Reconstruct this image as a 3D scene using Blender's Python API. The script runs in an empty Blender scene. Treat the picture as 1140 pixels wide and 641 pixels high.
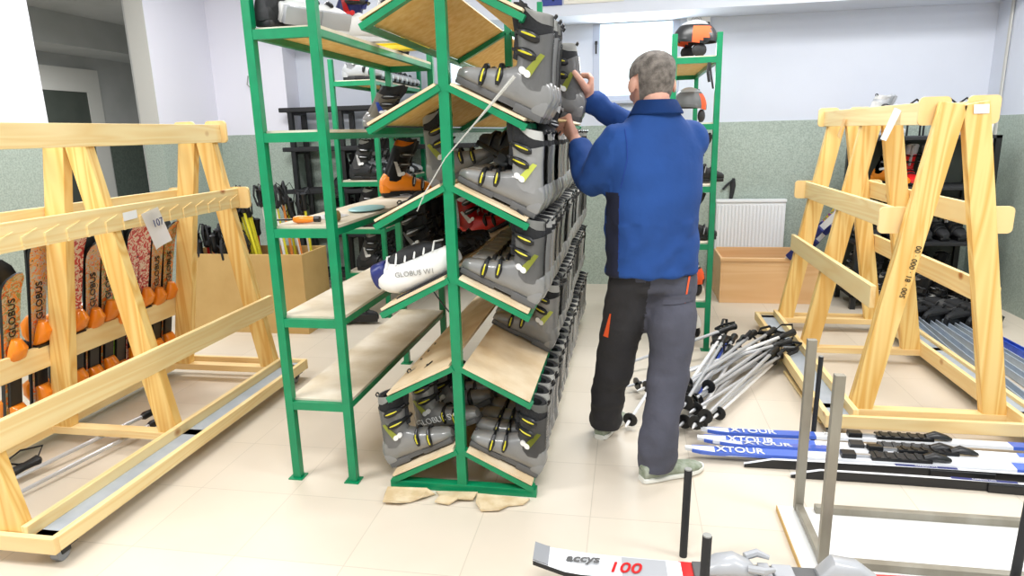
import bpy, bmesh, math, random
from mathutils import Vector, Matrix
random.seed(7)
C = bpy.context.scene.collection
sin, cos, PI = math.sin, math.cos, math.pi
V = Vector

# ------------------------------------------------------------------ materials
def newmat(name):
    m = bpy.data.materials.new(name); m.use_nodes = True
    nt = m.node_tree
    return m, nt, nt.nodes['Principled BSDF']

def srgb(c):
    return tuple(((x / 255) / 12.92 if x / 255 <= .04045 else ((x / 255 + .055) / 1.055) ** 2.4) for x in c) + (1,)

def mat(name, col, rough=.5, metal=0, coat=0, noise=None, bump=None, emis=None, alpha=None, trans=0):
    """col in sRGB 0-255. noise=(scale, second colour, stretch). bump=(scale, strength)"""
    m, nt, p = newmat(name)
    p.inputs['Base Color'].default_value = srgb(col)
    p.inputs['Roughness'].default_value = rough
    p.inputs['Metallic'].default_value = metal
    p.inputs['Coat Weight'].default_value = coat
    p.inputs['Transmission Weight'].default_value = trans
    tc = None
    if noise or bump:
        tc = nt.nodes.new('ShaderNodeTexCoord')
    if noise:
        mp = nt.nodes.new('ShaderNodeMapping'); nt.links.new(tc.outputs['Object'], mp.inputs[0])
        mp.inputs['Scale'].default_value = noise[2] if len(noise) > 2 else (1, 1, 1)
        n = nt.nodes.new('ShaderNodeTexNoise'); n.inputs['Scale'].default_value = noise[0]; n.inputs['Detail'].default_value = 6
        nt.links.new(mp.outputs[0], n.inputs['Vector'])
        r = nt.nodes.new('ShaderNodeValToRGB'); r.color_ramp.elements[0].position = .35; r.color_ramp.elements[1].position = .65
        r.color_ramp.elements[0].color = srgb(col); r.color_ramp.elements[1].color = srgb(noise[1])
        nt.links.new(n.outputs[0], r.inputs[0]); nt.links.new(r.outputs[0], p.inputs['Base Color'])
    if bump:
        n2 = nt.nodes.new('ShaderNodeTexNoise'); n2.inputs['Scale'].default_value = bump[0]; n2.inputs['Detail'].default_value = 5
        nt.links.new(tc.outputs['Object'], n2.inputs['Vector'])
        b = nt.nodes.new('ShaderNodeBump'); b.inputs['Strength'].default_value = bump[1]; b.inputs['Distance'].default_value = .01
        nt.links.new(n2.outputs[0], b.inputs['Height']); nt.links.new(b.outputs[0], p.inputs['Normal'])
    if emis:
        p.inputs['Emission Color'].default_value = srgb(emis[0]); p.inputs['Emission Strength'].default_value = emis[1]
    if alpha is not None:
        p.inputs['Alpha'].default_value = alpha
    return m

def wood_mat(name, c1, c2, axis, scale=9, knots=True, rough=.5):
    """pine: rings stretched along an axis, with brown knots"""
    m, nt, p = newmat(name); p.inputs['Roughness'].default_value = rough
    N, L = nt.nodes.new, nt.links.new
    tc = N('ShaderNodeTexCoord'); mp = N('ShaderNodeMapping'); L(tc.outputs['Object'], mp.inputs[0])
    s = [1, 1, 1]; s[axis] = .06; mp.inputs['Scale'].default_value = s
    n = N('ShaderNodeTexNoise'); n.inputs['Scale'].default_value = scale; n.inputs['Detail'].default_value = 2; n.inputs['Distortion'].default_value = .6
    L(mp.outputs[0], n.inputs['Vector'])
    mu = N('ShaderNodeMath'); mu.operation = 'MULTIPLY'; mu.inputs[1].default_value = 14; L(n.outputs[0], mu.inputs[0])
    fr = N('ShaderNodeMath'); fr.operation = 'PINGPONG'; fr.inputs[1].default_value = 1; L(mu.outputs[0], fr.inputs[0])
    r = N('ShaderNodeValToRGB'); r.color_ramp.elements[0].color = srgb(c1); r.color_ramp.elements[1].color = srgb(c2)
    r.color_ramp.elements[0].position = .15; r.color_ramp.elements[1].position = .95
    L(fr.outputs[0], r.inputs[0])
    out = r.outputs[0]
    if knots:
        v = N('ShaderNodeTexVoronoi'); v.inputs['Scale'].default_value = 3.2
        mp2 = N('ShaderNodeMapping'); s2 = [1, 1, 1]; s2[axis] = .8; mp2.inputs['Scale'].default_value = s2
        L(tc.outputs['Object'], mp2.inputs[0]); L(mp2.outputs[0], v.inputs['Vector'])
        r2 = N('ShaderNodeValToRGB'); r2.color_ramp.elements[0].position = .03; r2.color_ramp.elements[1].position = .085
        r2.color_ramp.elements[0].color = (1, 1, 1, 1); r2.color_ramp.elements[1].color = (0, 0, 0, 1)
        L(v.outputs['Distance'], r2.inputs[0])
        mx = N('ShaderNodeMix'); mx.data_type = 'RGBA'; L(r2.outputs[0], mx.inputs['Factor']); L(out, mx.inputs['A'])
        mx.inputs['B'].default_value = srgb((176, 108, 48)); out = mx.outputs['Result']
    L(out, p.inputs['Base Color'])
    return m

M = {}
M['white_wall'] = mat('white_wall', (214, 219, 230), .8, noise=(1.2, (209, 214, 226)), bump=(60, .04))
M['side_wall'] = mat('side_wall', (232, 232, 242), .8, bump=(60, .04))
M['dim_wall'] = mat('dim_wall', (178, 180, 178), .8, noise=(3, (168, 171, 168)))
M['frame_grey'] = mat('frame_grey', (200, 200, 194), .6)
def wainscot():
    m, nt, p = newmat('wainscot'); p.inputs['Roughness'].default_value = .55
    N, L = nt.nodes.new, nt.links.new
    tc = N('ShaderNodeTexCoord'); n = N('ShaderNodeTexNoise'); n.inputs['Scale'].default_value = 95; n.inputs['Detail'].default_value = 4
    L(tc.outputs['Object'], n.inputs['Vector'])
    r = N('ShaderNodeValToRGB'); r.color_ramp.elements[0].position = .36; r.color_ramp.elements[1].position = .64
    r.color_ramp.elements[0].color = srgb((150, 163, 153)); r.color_ramp.elements[1].color = srgb((176, 189, 179))
    L(n.outputs[0], r.inputs[0]); L(r.outputs[0], p.inputs['Base Color'])
    b = N('ShaderNodeBump'); b.inputs['Strength'].default_value = .35; b.inputs['Distance'].default_value = .006
    L(n.outputs[0], b.inputs['Height']); L(b.outputs[0], p.inputs['Normal'])
    return m
M['wainscot'] = wainscot()
def floor_mat():
    m, nt, p = newmat('floor_tiles'); p.inputs['Roughness'].default_value = .42
    N, L = nt.nodes.new, nt.links.new
    tc = N('ShaderNodeTexCoord'); mp = N('ShaderNodeMapping'); L(tc.outputs['Object'], mp.inputs[0])
    mp.inputs['Location'].default_value = (.13, .21, 0)
    br = N('ShaderNodeTexBrick'); br.offset = 0; br.squash = 1
    br.inputs['Scale'].default_value = 1; br.inputs['Brick Width'].default_value = .42; br.inputs['Row Height'].default_value = .42
    br.inputs['Mortar Size'].default_value = .0022; br.inputs['Mortar Smooth'].default_value = .3
    br.inputs['Color1'].default_value = srgb((219, 209, 193)); br.inputs['Color2'].default_value = srgb((214, 203, 187)); br.inputs['Mortar'].default_value = srgb((196, 186, 170))
    L(mp.outputs[0], br.inputs['Vector'])
    n = N('ShaderNodeTexNoise'); n.inputs['Scale'].default_value = 1.6; n.inputs['Detail'].default_value = 6; L(tc.outputs['Object'], n.inputs['Vector'])
    mx = N('ShaderNodeMix'); mx.data_type = 'RGBA'; mx.blend_type = 'MULTIPLY'; mx.inputs['Factor'].default_value = 1
    r = N('ShaderNodeValToRGB'); r.color_ramp.elements[0].color = (.93, .92, .90, 1); r.color_ramp.elements[1].color = (1, 1, 1, 1)
    r.color_ramp.elements[0].position = .3; r.color_ramp.elements[1].position = .6
    L(n.outputs[0], r.inputs[0]); L(br.outputs[0], mx.inputs['A']); L(r.outputs[0], mx.inputs['B']); L(mx.outputs['Result'], p.inputs['Base Color'])
    return m
M['floor'] = floor_mat()
M['pine_y'] = wood_mat('pine_along', (244, 220, 164), (238, 206, 144), 1)
M['pine_z'] = wood_mat('pine_upright', (242, 208, 134), (228, 178, 94), 2)
M['pine_x'] = wood_mat('pine_across', (243, 216, 160), (236, 202, 142), 0, knots=False)
M['ply'] = wood_mat('pale_plywood', (245, 215, 155), (241, 206, 142), 2, 4, False)
M['green'] = mat('green_paint', (0, 136, 88), .35, noise=(14, (4, 126, 82)))
M['osb'] = mat('chipboard_underside', (240, 206, 136), .7, noise=(26, (226, 182, 100)), bump=(40, .2))
M['board'] = mat('chipboard_top', (226, 208, 178), .7, noise=(7, (208, 184, 146)), bump=(40, .1))
M['boardL'] = mat('chipboard_dusty', (222, 214, 198), .7, noise=(5, (196, 182, 156)))
M['shell'] = mat('boot_shell_grey', (124, 124, 123), .3, coat=.7, noise=(9, (134, 134, 132)), bump=(26, .25))
M['cuff'] = mat('boot_cuff_grey', (138, 138, 137), .26, coat=.8, noise=(9, (150, 150, 149)), bump=(30, .35))
M['liner'] = mat('boot_liner', (30, 31, 34), .8, bump=(120, .3))
M['band'] = mat('boot_liner_band', (188, 188, 184), .6)
M['sole'] = mat('boot_sole', (92, 92, 92), .5)
M['black'] = mat('black_plastic', (24, 25, 27), .35)
M['blackm'] = mat('black_matt', (34, 35, 38), .7, bump=(60, .2))
M['lever'] = mat('yellow_lever', (206, 196, 40), .35)
M['lime'] = mat('lime_stripe', (190, 198, 84), .4)
M['whitep'] = mat('white_plastic', (232, 232, 230), .35, coat=.3)
M['silverp'] = mat('silver_plastic', (172, 174, 178), .3, coat=.4)
M['orange'] = mat('orange_plastic', (244, 140, 26), .3, coat=.4)
M['orange2'] = mat('orange_fabric', (240, 92, 40), .7)
M['red'] = mat('red_plastic', (206, 34, 34), .3, coat=.4)
M['navy'] = mat('navy_plastic', (34, 44, 110), .4)
M['bluep'] = mat('blue_plastic', (44, 80, 190), .35, noise=(30, (60, 96, 205)))
M['yellowp'] = mat('yellow_plastic', (248, 220, 40), .4)
M['alu'] = mat('brushed_aluminium', (196, 198, 200), .32, metal=.75, noise=(30, (180, 182, 186), (1, 1, .05)))
M['pole_silver'] = mat('pole_silver', (196, 198, 202), .3, metal=.35)
M['pole_white'] = mat('pole_white', (236, 236, 236), .35)
M['pole_yellow'] = mat('pole_yellow', (222, 214, 50), .4)
M['pole_orange'] = mat('pole_orange', (240, 146, 70), .4)
M['galv'] = mat('galvanised_steel', (170, 182, 196), .4, metal=.25, noise=(12, (184, 194, 206)))
M['rawsteel'] = mat('raw_steel', (158, 154, 142), .45, metal=.45, noise=(9, (136, 130, 116), (1, 1, .3)))
M['carton'] = mat('cardboard', (206, 172, 112), .8, noise=(5, (198, 162, 102)))
M['carton_torn'] = mat('torn_cardboard', (222, 204, 172), .85, noise=(18, (200, 176, 136)))
M['crate'] = wood_mat('beech_laminate', (232, 190, 140), (226, 180, 128), 0, 5, False)
M['radiator'] = mat('radiator_enamel', (240, 243, 246), .35)
M['winframe'] = mat('window_frame_pvc', (186, 192, 208), .4)
M['glass'] = mat('window_daylight_pane', (220, 238, 242), .1, emis=((228, 246, 250), 1.0))
M['paper'] = mat('paper', (246, 246, 248), .7)
M['beige_sign'] = mat('beige_sign', (226, 222, 212), .5)
M['navy_sign'] = mat('navy_sign', (44, 62, 140), .4)
M['sign_grey'] = mat('sign_grey', (150, 150, 146), .5)
M['door_dark'] = mat('dark_door_panel', (66, 72, 66), .5, noise=(4, (74, 80, 74)))
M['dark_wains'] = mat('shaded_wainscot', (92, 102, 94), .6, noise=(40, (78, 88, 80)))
M['skin'] = mat('skin', (222, 172, 150), .5, noise=(16, (214, 158, 136)), bump=(180, .06))
M['lip'] = mat('lips', (178, 104, 96), .5)
M['eye'] = mat('eye_white', (240, 240, 238), .2)
M['iris'] = mat('iris', (60, 70, 80), .2)
M['hair'] = mat('cropped_grey_hair', (92, 86, 80), .9, noise=(38, (142, 134, 126)), bump=(260, .6))
M['jacket'] = mat('blue_jacket', (22, 62, 124), .9, noise=(4, (26, 70, 138)), bump=(7, .9))
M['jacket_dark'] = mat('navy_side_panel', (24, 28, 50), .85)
M['seam'] = mat('jacket_seam', (22, 58, 138), .8)
M['trouser'] = mat('charcoal_trousers', (80, 81, 94), .85, noise=(6, (68, 69, 80)), bump=(14, .7))
M['trouser_shaded'] = mat('shaded_trousers', (46, 45, 48), .85, noise=(6, (40, 39, 42)), bump=(14, .7))  # charcoal cloth darkened, mostly painting in the shade on the left leg
M['shoe'] = mat('grey_green_shoe', (128, 138, 116), .8, noise=(30, (160, 166, 152)))
M['shoesole'] = mat('shoe_sole', (226, 226, 218), .6)
M['film'] = mat('clear_film', (224, 224, 218), .2, alpha=.55, coat=.5)
M['tyre'] = mat('caster_wheel', (140, 142, 146), .5)
M['xc_blue'] = mat('ski_blue', (74, 106, 200), .3, coat=.4)
M['xc_white'] = mat('ski_white', (234, 236, 240), .25, coat=.5)
M['lens'] = mat('goggle_glass', (120, 92, 70), .08, coat=1)
def graffiti(name, cols, scale=26):
    m, nt, p = newmat(name); p.inputs['Roughness'].default_value = .3; p.inputs['Coat Weight'].default_value = .4
    N, L = nt.nodes.new, nt.links.new
    tc = N('ShaderNodeTexCoord'); n = N('ShaderNodeTexNoise'); n.inputs['Scale'].default_value = scale; n.inputs['Detail'].default_value = 3; n.inputs['Distortion'].default_value = 1.2
    L(tc.outputs['Object'], n.inputs['Vector'])
    r = N('ShaderNodeValToRGB'); r.color_ramp.interpolation = 'CONSTANT'
    e = r.color_ramp.elements
    while len(e) < len(cols): e.new(.5)
    k = len(cols)
    for i, c in enumerate(cols):
        e[i].position = 0 if i == 0 else .34 + .32 * (i - 1) / max(1, k - 2); e[i].color = srgb(c)
    L(n.outputs[0], r.inputs[0]); L(r.outputs[0], p.inputs['Base Color'])
    return m
M['g_orange'] = graffiti('ski_graphic_orange', [(232, 116, 30), (226, 136, 46), (190, 176, 150), (150, 140, 70), (226, 100, 26), (70, 58, 46)], 34)
M['g_tan'] = graffiti('ski_graphic_tan', [(90, 74, 56), (206, 168, 110), (222, 140, 60), (176, 180, 170), (226, 110, 40), (70, 54, 46)], 34)
M['g_red'] = graffiti('ski_graphic_red', [(150, 30, 40), (206, 60, 56), (226, 200, 180), (196, 44, 44), (90, 40, 40)])
M['g_green'] = graffiti('ski_graphic_green', [(120, 196, 40), (150, 216, 60), (110, 190, 36), (190, 220, 120)])
M['g_multi'] = graffiti('ski_graphic_multi', [(60, 60, 90), (226, 220, 226), (140, 70, 160), (220, 190, 60), (60, 140, 120), (240, 240, 240)], 18)

# ------------------------------------------------------------------ mesh helpers
def obj(name, bm, m=None, parent=None, smooth=False, loc=None):
    me = bpy.data.meshes.new(name)
    bmesh.ops.recalc_face_normals(bm, faces=bm.faces)
    bm.to_mesh(me); bm.free()
    if smooth:
        me.polygons.foreach_set('use_smooth', [True] * len(me.polygons)); me.update()
        try: me.set_sharp_from_angle(angle=math.radians(42))
        except Exception: pass
    for mm in (m if isinstance(m, (list, tuple)) else [m]):
        if mm: me.materials.append(mm)
    o = bpy.data.objects.new(name, me); C.objects.link(o)
    if parent: o.parent = parent
    if loc: o.location = loc
    return o

def tag(o, label=None, cat=None, group=None, kind=None):
    if label: o['label'] = label
    if cat: o['category'] = cat
    if group: o['group'] = group
    if kind: o['kind'] = kind
    return o

def thing(name, label, cat, loc=(0, 0, 0), rz=0, group=None):
    o = bpy.data.objects.new(name, None); C.objects.link(o); o.empty_display_size = .05
    o.location = loc; o.rotation_euler = (0, 0, rz)
    return tag(o, label, cat, group)

def struct(name, bm, m, smooth=False):
    return tag(obj(name, bm, m, None, smooth), kind='structure')

def box(bm, x0, x1, y0, y1, z0, z1, bev=0, mi=0, mtx=None):
    r = bmesh.ops.create_cube(bm, size=1)
    vs = r['verts']
    for v in vs:
        v.co = V((x0 + (v.co.x + .5) * (x1 - x0), y0 + (v.co.y + .5) * (y1 - y0), z0 + (v.co.z + .5) * (z1 - z0)))
    fs = {f for v in vs for f in v.link_faces}
    if bev:
        es = {e for f in fs for e in f.edges}
        rb = bmesh.ops.bevel(bm, geom=list(es), offset=bev, segments=2, affect='EDGES', profile=.6)
        fs = set(rb['faces']) | {f for v in rb['verts'] for f in v.link_faces}
        vs = list({v for f in fs for v in f.verts})
    for f in fs: f.material_index = mi
    if mtx is not None: bmesh.ops.transform(bm, matrix=mtx, verts=list(vs))
    return list(vs)

def frame_mtx(a, b, up=(0, 0, 1)):
    """matrix whose z runs a->b"""
    a, b = V(a), V(b); z = (b - a).normalized(); u = V(up)
    if abs(z.dot(u)) > .98: u = V((0, 1, 0))
    x = u.cross(z).normalized(); y = z.cross(x)
    m = Matrix((x, y, z)).transposed().to_4x4(); m.translation = a
    return m

def bar(bm, a, b, w, d, up=(0, 0, 1), bev=0, mi=0):
    """square bar from a to b; w along up x dir, d along the third axis"""
    L = (V(b) - V(a)).length
    return box(bm, -w / 2, w / 2, -d / 2, d / 2, 0, L, bev, mi, frame_mtx(a, b, up))

def ring(c, rx, ry, n, ax, ay, p=2.0):
    out = []
    for k in range(n):
        t = 2 * PI * k / n; ct, st = cos(t), sin(t)
        e = 2 / p
        out.append(V(c) + ax * (rx * math.copysign(abs(ct) ** e, ct)) + ay * (ry * math.copysign(abs(st) ** e, st)))
    return out

def loft(bm, rings, cap=True, mi=0, cap0=True):
    vr = [[bm.verts.new(p) for p in r] for r in rings]
    n = len(vr[0]); fs = []
    for a, b in zip(vr, vr[1:]):
        for k in range(n):
            f = bm.faces.new((a[k], a[(k + 1) % n], b[(k + 1) % n], b[k])); f.material_index = mi; fs.append(f)
    if cap0:
        f = bm.faces.new(list(reversed(vr[0]))); f.material_index = mi; fs.append(f)
    if cap:
        f = bm.faces.new(vr[-1]); f.material_index = mi; fs.append(f)
    return fs

def tube(bm, pts, r, n=8, mi=0, squash=1.0):
    """round tube through pts with radius r (number or list)"""
    pts = [V(p) for p in pts]; rs = r if isinstance(r, (list, tuple)) else [r] * len(pts)
    rings = []; px = None
    for i, p in enumerate(pts):
        d = ((pts[min(i + 1, len(pts) - 1)] - p).normalized() + (p - pts[max(i - 1, 0)]).normalized())
        if d.length < 1e-6: d = V((0, 0, 1))
        d.normalize()
        if px is None:
            u = V((0, 0, 1)) if abs(d.z) < .9 else V((0, 1, 0))
            px = u.cross(d).normalized()
        else:
            px = (px - d * px.dot(d)); px = px.normalized() if px.length > 1e-5 else V((1, 0, 0))
        py = d.cross(px)
        rings.append(ring(p, rs[i], rs[i] * squash, n, px, py))
    return loft(bm, rings, mi=mi)

def cyl(bm, a, b, r, n=12, mi=0):
    return tube(bm, [a, b], r, n, mi)

def ball(bm, c, rx, ry=None, rz=None, seg=14, mi=0, rot=None):
    ry = rx if ry is None else ry; rz = rx if rz is None else rz
    m = Matrix.Translation(V(c)) @ (rot.to_4x4() if rot is not None else Matrix.Identity(4)) @ Matrix.Diagonal((rx, ry, rz, 1))
    r = bmesh.ops.create_uvsphere(bm, u_segments=seg, v_segments=max(6, seg * 2 // 3), radius=1, matrix=m)
    for f in {f for v in r['verts'] for f in v.link_faces}: f.material_index = mi
    return r['verts']

def prism(bm, pts, depth, origin=(0, 0, 0), ax=V((1, 0, 0)), ay=V((0, 0, 1)), mi=0):
    """flat polygon pts (2-D) pushed along ax x ay by depth"""
    nz = V(ax).cross(V(ay)); o = V(origin)
    a = [bm.verts.new(o + V(ax) * p[0] + V(ay) * p[1]) for p in pts]
    b = [bm.verts.new(o + V(ax) * p[0] + V(ay) * p[1] + nz * depth) for p in pts]
    n = len(pts); fs = [bm.faces.new(a), bm.faces.new(list(reversed(b)))]
    for k in range(n): fs.append(bm.faces.new((a[k], b[k], b[(k + 1) % n], a[(k + 1) % n])))
    for f in fs: f.material_index = mi
    return fs

def B(): return bmesh.new()

def text_mesh(name, s, size, m, parent, mtx, depth=.0006, shear=0, bold=0):
    cu = bpy.data.curves.new(name, 'FONT'); cu.body = s; cu.size = size; cu.extrude = depth; cu.shear = shear; cu.offset = bold
    cu.align_x = 'CENTER'; cu.align_y = 'CENTER'; cu.resolution_u = 3
    t = bpy.data.objects.new(name, cu); C.objects.link(t)
    dg = bpy.context.evaluated_depsgraph_get(); dg.update()
    me = bpy.data.meshes.new_from_object(t.evaluated_get(dg))
    bpy.data.objects.remove(t); bpy.data.curves.remove(cu)
    me.name = name; me.materials.clear(); me.materials.append(m)
    o = bpy.data.objects.new(name, me); C.objects.link(o)
    if parent: o.parent = parent
    o.matrix_local = mtx
    return o

def axes_mtx(o, x, y):
    x = V(x).normalized(); y = V(y); y = (y - x * y.dot(x)).normalized(); z = x.cross(y)
    m = Matrix((x, y, z)).transposed().to_4x4(); m.translation = V(o)
    return m

def remesh(name, bm, voxel, smooth, m, parent, iters_factor=.5):
    """grow one continuous skin over overlapping solids"""
    bmesh.ops.recalc_face_normals(bm, faces=bm.faces)
    me = bpy.data.meshes.new(name + '_raw'); bm.to_mesh(me); bm.free()
    t = bpy.data.objects.new(name + '_raw', me); C.objects.link(t)
    r = t.modifiers.new('r', 'REMESH'); r.mode = 'VOXEL'; r.voxel_size = voxel; r.use_smooth_shade = True
    if smooth:
        s = t.modifiers.new('s', 'SMOOTH'); s.iterations = smooth; s.factor = iters_factor
    dg = bpy.context.evaluated_depsgraph_get(); dg.update()
    me2 = bpy.data.meshes.new_from_object(t.evaluated_get(dg))
    bpy.data.objects.remove(t); bpy.data.meshes.remove(me)
    me2.name = name; me2.materials.clear()
    for mm in (m if isinstance(m, (list, tuple)) else [m]): me2.materials.append(mm)
    me2.polygons.foreach_set('use_smooth', [True] * len(me2.polygons))
    o = bpy.data.objects.new(name, me2); C.objects.link(o)
    if parent: o.parent = parent
    return o

def dup(root, mw, label, group=None):
    r = root.copy(); C.objects.link(r); r.matrix_world = mw; r['label'] = label
    if group: r['group'] = group
    for ch in list(root.children):
        c = ch.copy(); C.objects.link(c); c.parent = r
        for g in list(ch.children):
            d = g.copy(); C.objects.link(d); d.parent = c
    return r

ORD = ['first', 'second', 'third', 'fourth', 'fifth', 'sixth', 'seventh', 'eighth', 'ninth', 'tenth', 'eleventh', 'twelfth', 'thirteenth', 'fourteenth',
       'fifteenth', 'sixteenth', 'seventeenth', 'eighteenth', 'nineteenth', 'twentieth', 'twenty-first', 'twenty-second', 'twenty-third', 'twenty-fourth', 'twenty-fifth', 'twenty-sixth']

X3, Y3, Z3 = V((1, 0, 0)), V((0, 1, 0)), V((0, 0, 1))
# ------------------------------------------------------------------ camera
H = 1.47
yaw, pitch, roll, fpx = .1786, .2323, -.02585, 732.5
fw = V((-sin(yaw) * cos(pitch), cos(yaw) * cos(pitch), -sin(pitch)))
rt = V((cos(yaw), sin(yaw), 0)); up = rt.cross(fw)
r2 = cos(roll) * rt + sin(roll) * up; u2 = -sin(roll) * rt + cos(roll) * up
cam = bpy.data.cameras.new('camera'); co = bpy.data.objects.new('camera', cam); C.objects.link(co)
cm = Matrix((r2, u2, -fw)).transposed().to_4x4(); cm.translation = (0, 0, H); co.matrix_world = cm
cam.sensor_fit = 'HORIZONTAL'; cam.sensor_width = 36; cam.lens = fpx / 1140 * 36; cam.clip_start = .05
bpy.context.scene.camera = co

# ------------------------------------------------------------------ the room
BW = 6.35; LW = -4.0; RW = 2.95; WZ = 1.51; TOP = 3.0
def room():
    bm = B(); box(bm, -6.6, 3.2, -2.5, 6.6, -.1, 0); struct('floor', bm, M['floor'])
    # back wall with two window openings
    w1 = (-.345, .425, 1.735, 2.46); w2 = (-1.75, -.72, 1.735, 2.46)
    bm = B()
    box(bm, -3.25, RW + .2, BW, BW + .2, 0, w1[2])
    box(bm, -3.25, w2[0], BW, BW + .2, w1[2], TOP); box(bm, w2[1], w1[0], BW, BW + .2, w1[2], TOP); box(bm, w1[1], RW + .2, BW, BW + .2, w1[2], TOP)
    box(bm, w2[0], w2[1], BW, BW + .2, w1[3], TOP); box(bm, w1[0], w1[1], BW, BW + .2, w1[3], TOP)
    struct('wall_back', bm, M['white_wall'])
    bm = B(); box(bm, -3.25, RW, BW - .008, BW, 0, WZ); struct('trim_1', bm, M['wainscot'])
    # pillar in the left corner
    bm = B(); box(bm, LW, -3.25, 6.1, BW + .2, 0, TOP); struct('wall_pillar', bm, M['side_wall'])
    bm = B(); box(bm, LW, -3.242, 6.092, 6.1, 0, WZ); box(bm, -3.25, -3.242, 6.1, BW, 0, WZ); struct('trim_2', bm, M['wainscot'])
    # left wall with the open doorway
    oy0, oy1 = 4.11, 5.24
    bm = B(); box(bm, LW - .17, LW, -2.5, oy0, 0, TOP); box(bm, LW - .17, LW, oy1, 6.55, 0, TOP); box(bm, LW - .17, LW, oy0, oy1, 2.85, TOP)
    struct('wall_left', bm, M['side_wall'])
    bm = B(); box(bm, LW, LW + .008, -2.5, oy0, 0, WZ); box(bm, LW, LW + .008, oy1, 6.1, 0, WZ)
    box(bm, LW - .17, LW + .008, oy1 - .008, oy1, 0, WZ); struct('trim_3', bm, M['wainscot'])
    bm = B(); box(bm, LW - .17, LW + .004, oy1 - .006, oy1, WZ, 2.85); struct('trim_4', bm, M['frame_grey'])
    # corridor behind the doorway
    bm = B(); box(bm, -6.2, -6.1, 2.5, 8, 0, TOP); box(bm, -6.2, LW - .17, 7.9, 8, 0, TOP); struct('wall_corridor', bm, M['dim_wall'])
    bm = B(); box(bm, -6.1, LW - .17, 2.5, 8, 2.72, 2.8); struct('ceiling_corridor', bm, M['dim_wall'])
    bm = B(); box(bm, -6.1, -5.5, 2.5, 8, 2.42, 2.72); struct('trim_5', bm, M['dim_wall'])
    # a doorway with a pale frame at the end of the corridor
    bm = B()
    box(bm, -6.1, -6.06, 6.83, 7.02, 0, 2.28); box(bm, -6.1, -6.06, 5.55, 6.83, 2.03, 2.28); box(bm, -6.1, -6.06, 5.38, 5.55, 0, 2.28)
    d = struct('door_1', bm, M['frame_grey'])
    bm = B(); box(bm, -6.1, -6.075, 5.55, 6.83, 0, 2.03); obj('door_panel', bm, M['door_dark'], d)
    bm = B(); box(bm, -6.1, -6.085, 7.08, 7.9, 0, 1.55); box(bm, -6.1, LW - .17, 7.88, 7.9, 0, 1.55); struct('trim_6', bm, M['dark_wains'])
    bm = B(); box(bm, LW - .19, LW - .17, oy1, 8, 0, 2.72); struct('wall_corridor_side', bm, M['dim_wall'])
    # right wall
    bm = B(); box(bm, RW, RW + .2, -2.5, BW + .2, 0, TOP); struct('wall_right', bm, M['white_wall'])
    bm = B(); box(bm, RW - .008, RW, -2.5, BW, 0, WZ - .005); struct('trim_7', bm, M['wainscot'])
    bm = B(); box(bm, RW - .02, RW - .008, 6.1, 6.125, 0, TOP); struct('trim_8', bm, M['frame_grey'])
    # bulkhead under the ceiling
    bm = B(); box(bm, -3.25, RW, 5.85, BW, 2.4, TOP); struct('ceiling_bulkhead', bm, M['white_wall'])
    bm = B()
    for a, b, x0, x1 in ((5.85, 6.35, 0, 0),): box(bm, LW, RW, 5.85, 6.5, TOP, TOP + .05)
    struct('ceiling', bm, M['white_wall'])
    for n, w in ((1, w1), (2, w2)):
        x0, x1, z0, z1 = w; t = .065
        bm = B(); y0, y1 = BW + .005, BW + .07
        box(bm, x0, x0 + t, y0, y1, z0, z1, .006); box(bm, x1 - t, x1, y0, y1, z0, z1, .006); box(bm, x0 + t, x1 - t, y0, y1, z1 - t, z1, .006); box(bm, x0 + t, x1 - t, y0, y1, z0, z0 + t * .6, .006)
        f = struct('window_%d' % n, bm, M['winframe'])
        bm = B(); box(bm, x0 + t, x1 - t, BW + .035, BW + .045, z0 + t * .6, z1 - t); obj('window_pane', bm, M['glass'], f)
        bm = B(); box(bm, x0 + .02, x0 + .045, BW - .03, BW + .005, 2.22, 2.25, .004); box(bm, x0 + .025, x0 + .04, BW - .035, BW - .02, 2.14, 2.25, .004); obj('window_handle', bm, M['black'], f)
        bm = B(); box(bm, x0 - .03, x1 + .03, BW - .06, BW, z0 - .035, z0, .006); obj('window_sill', bm, M['winframe'], f)
room()

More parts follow.
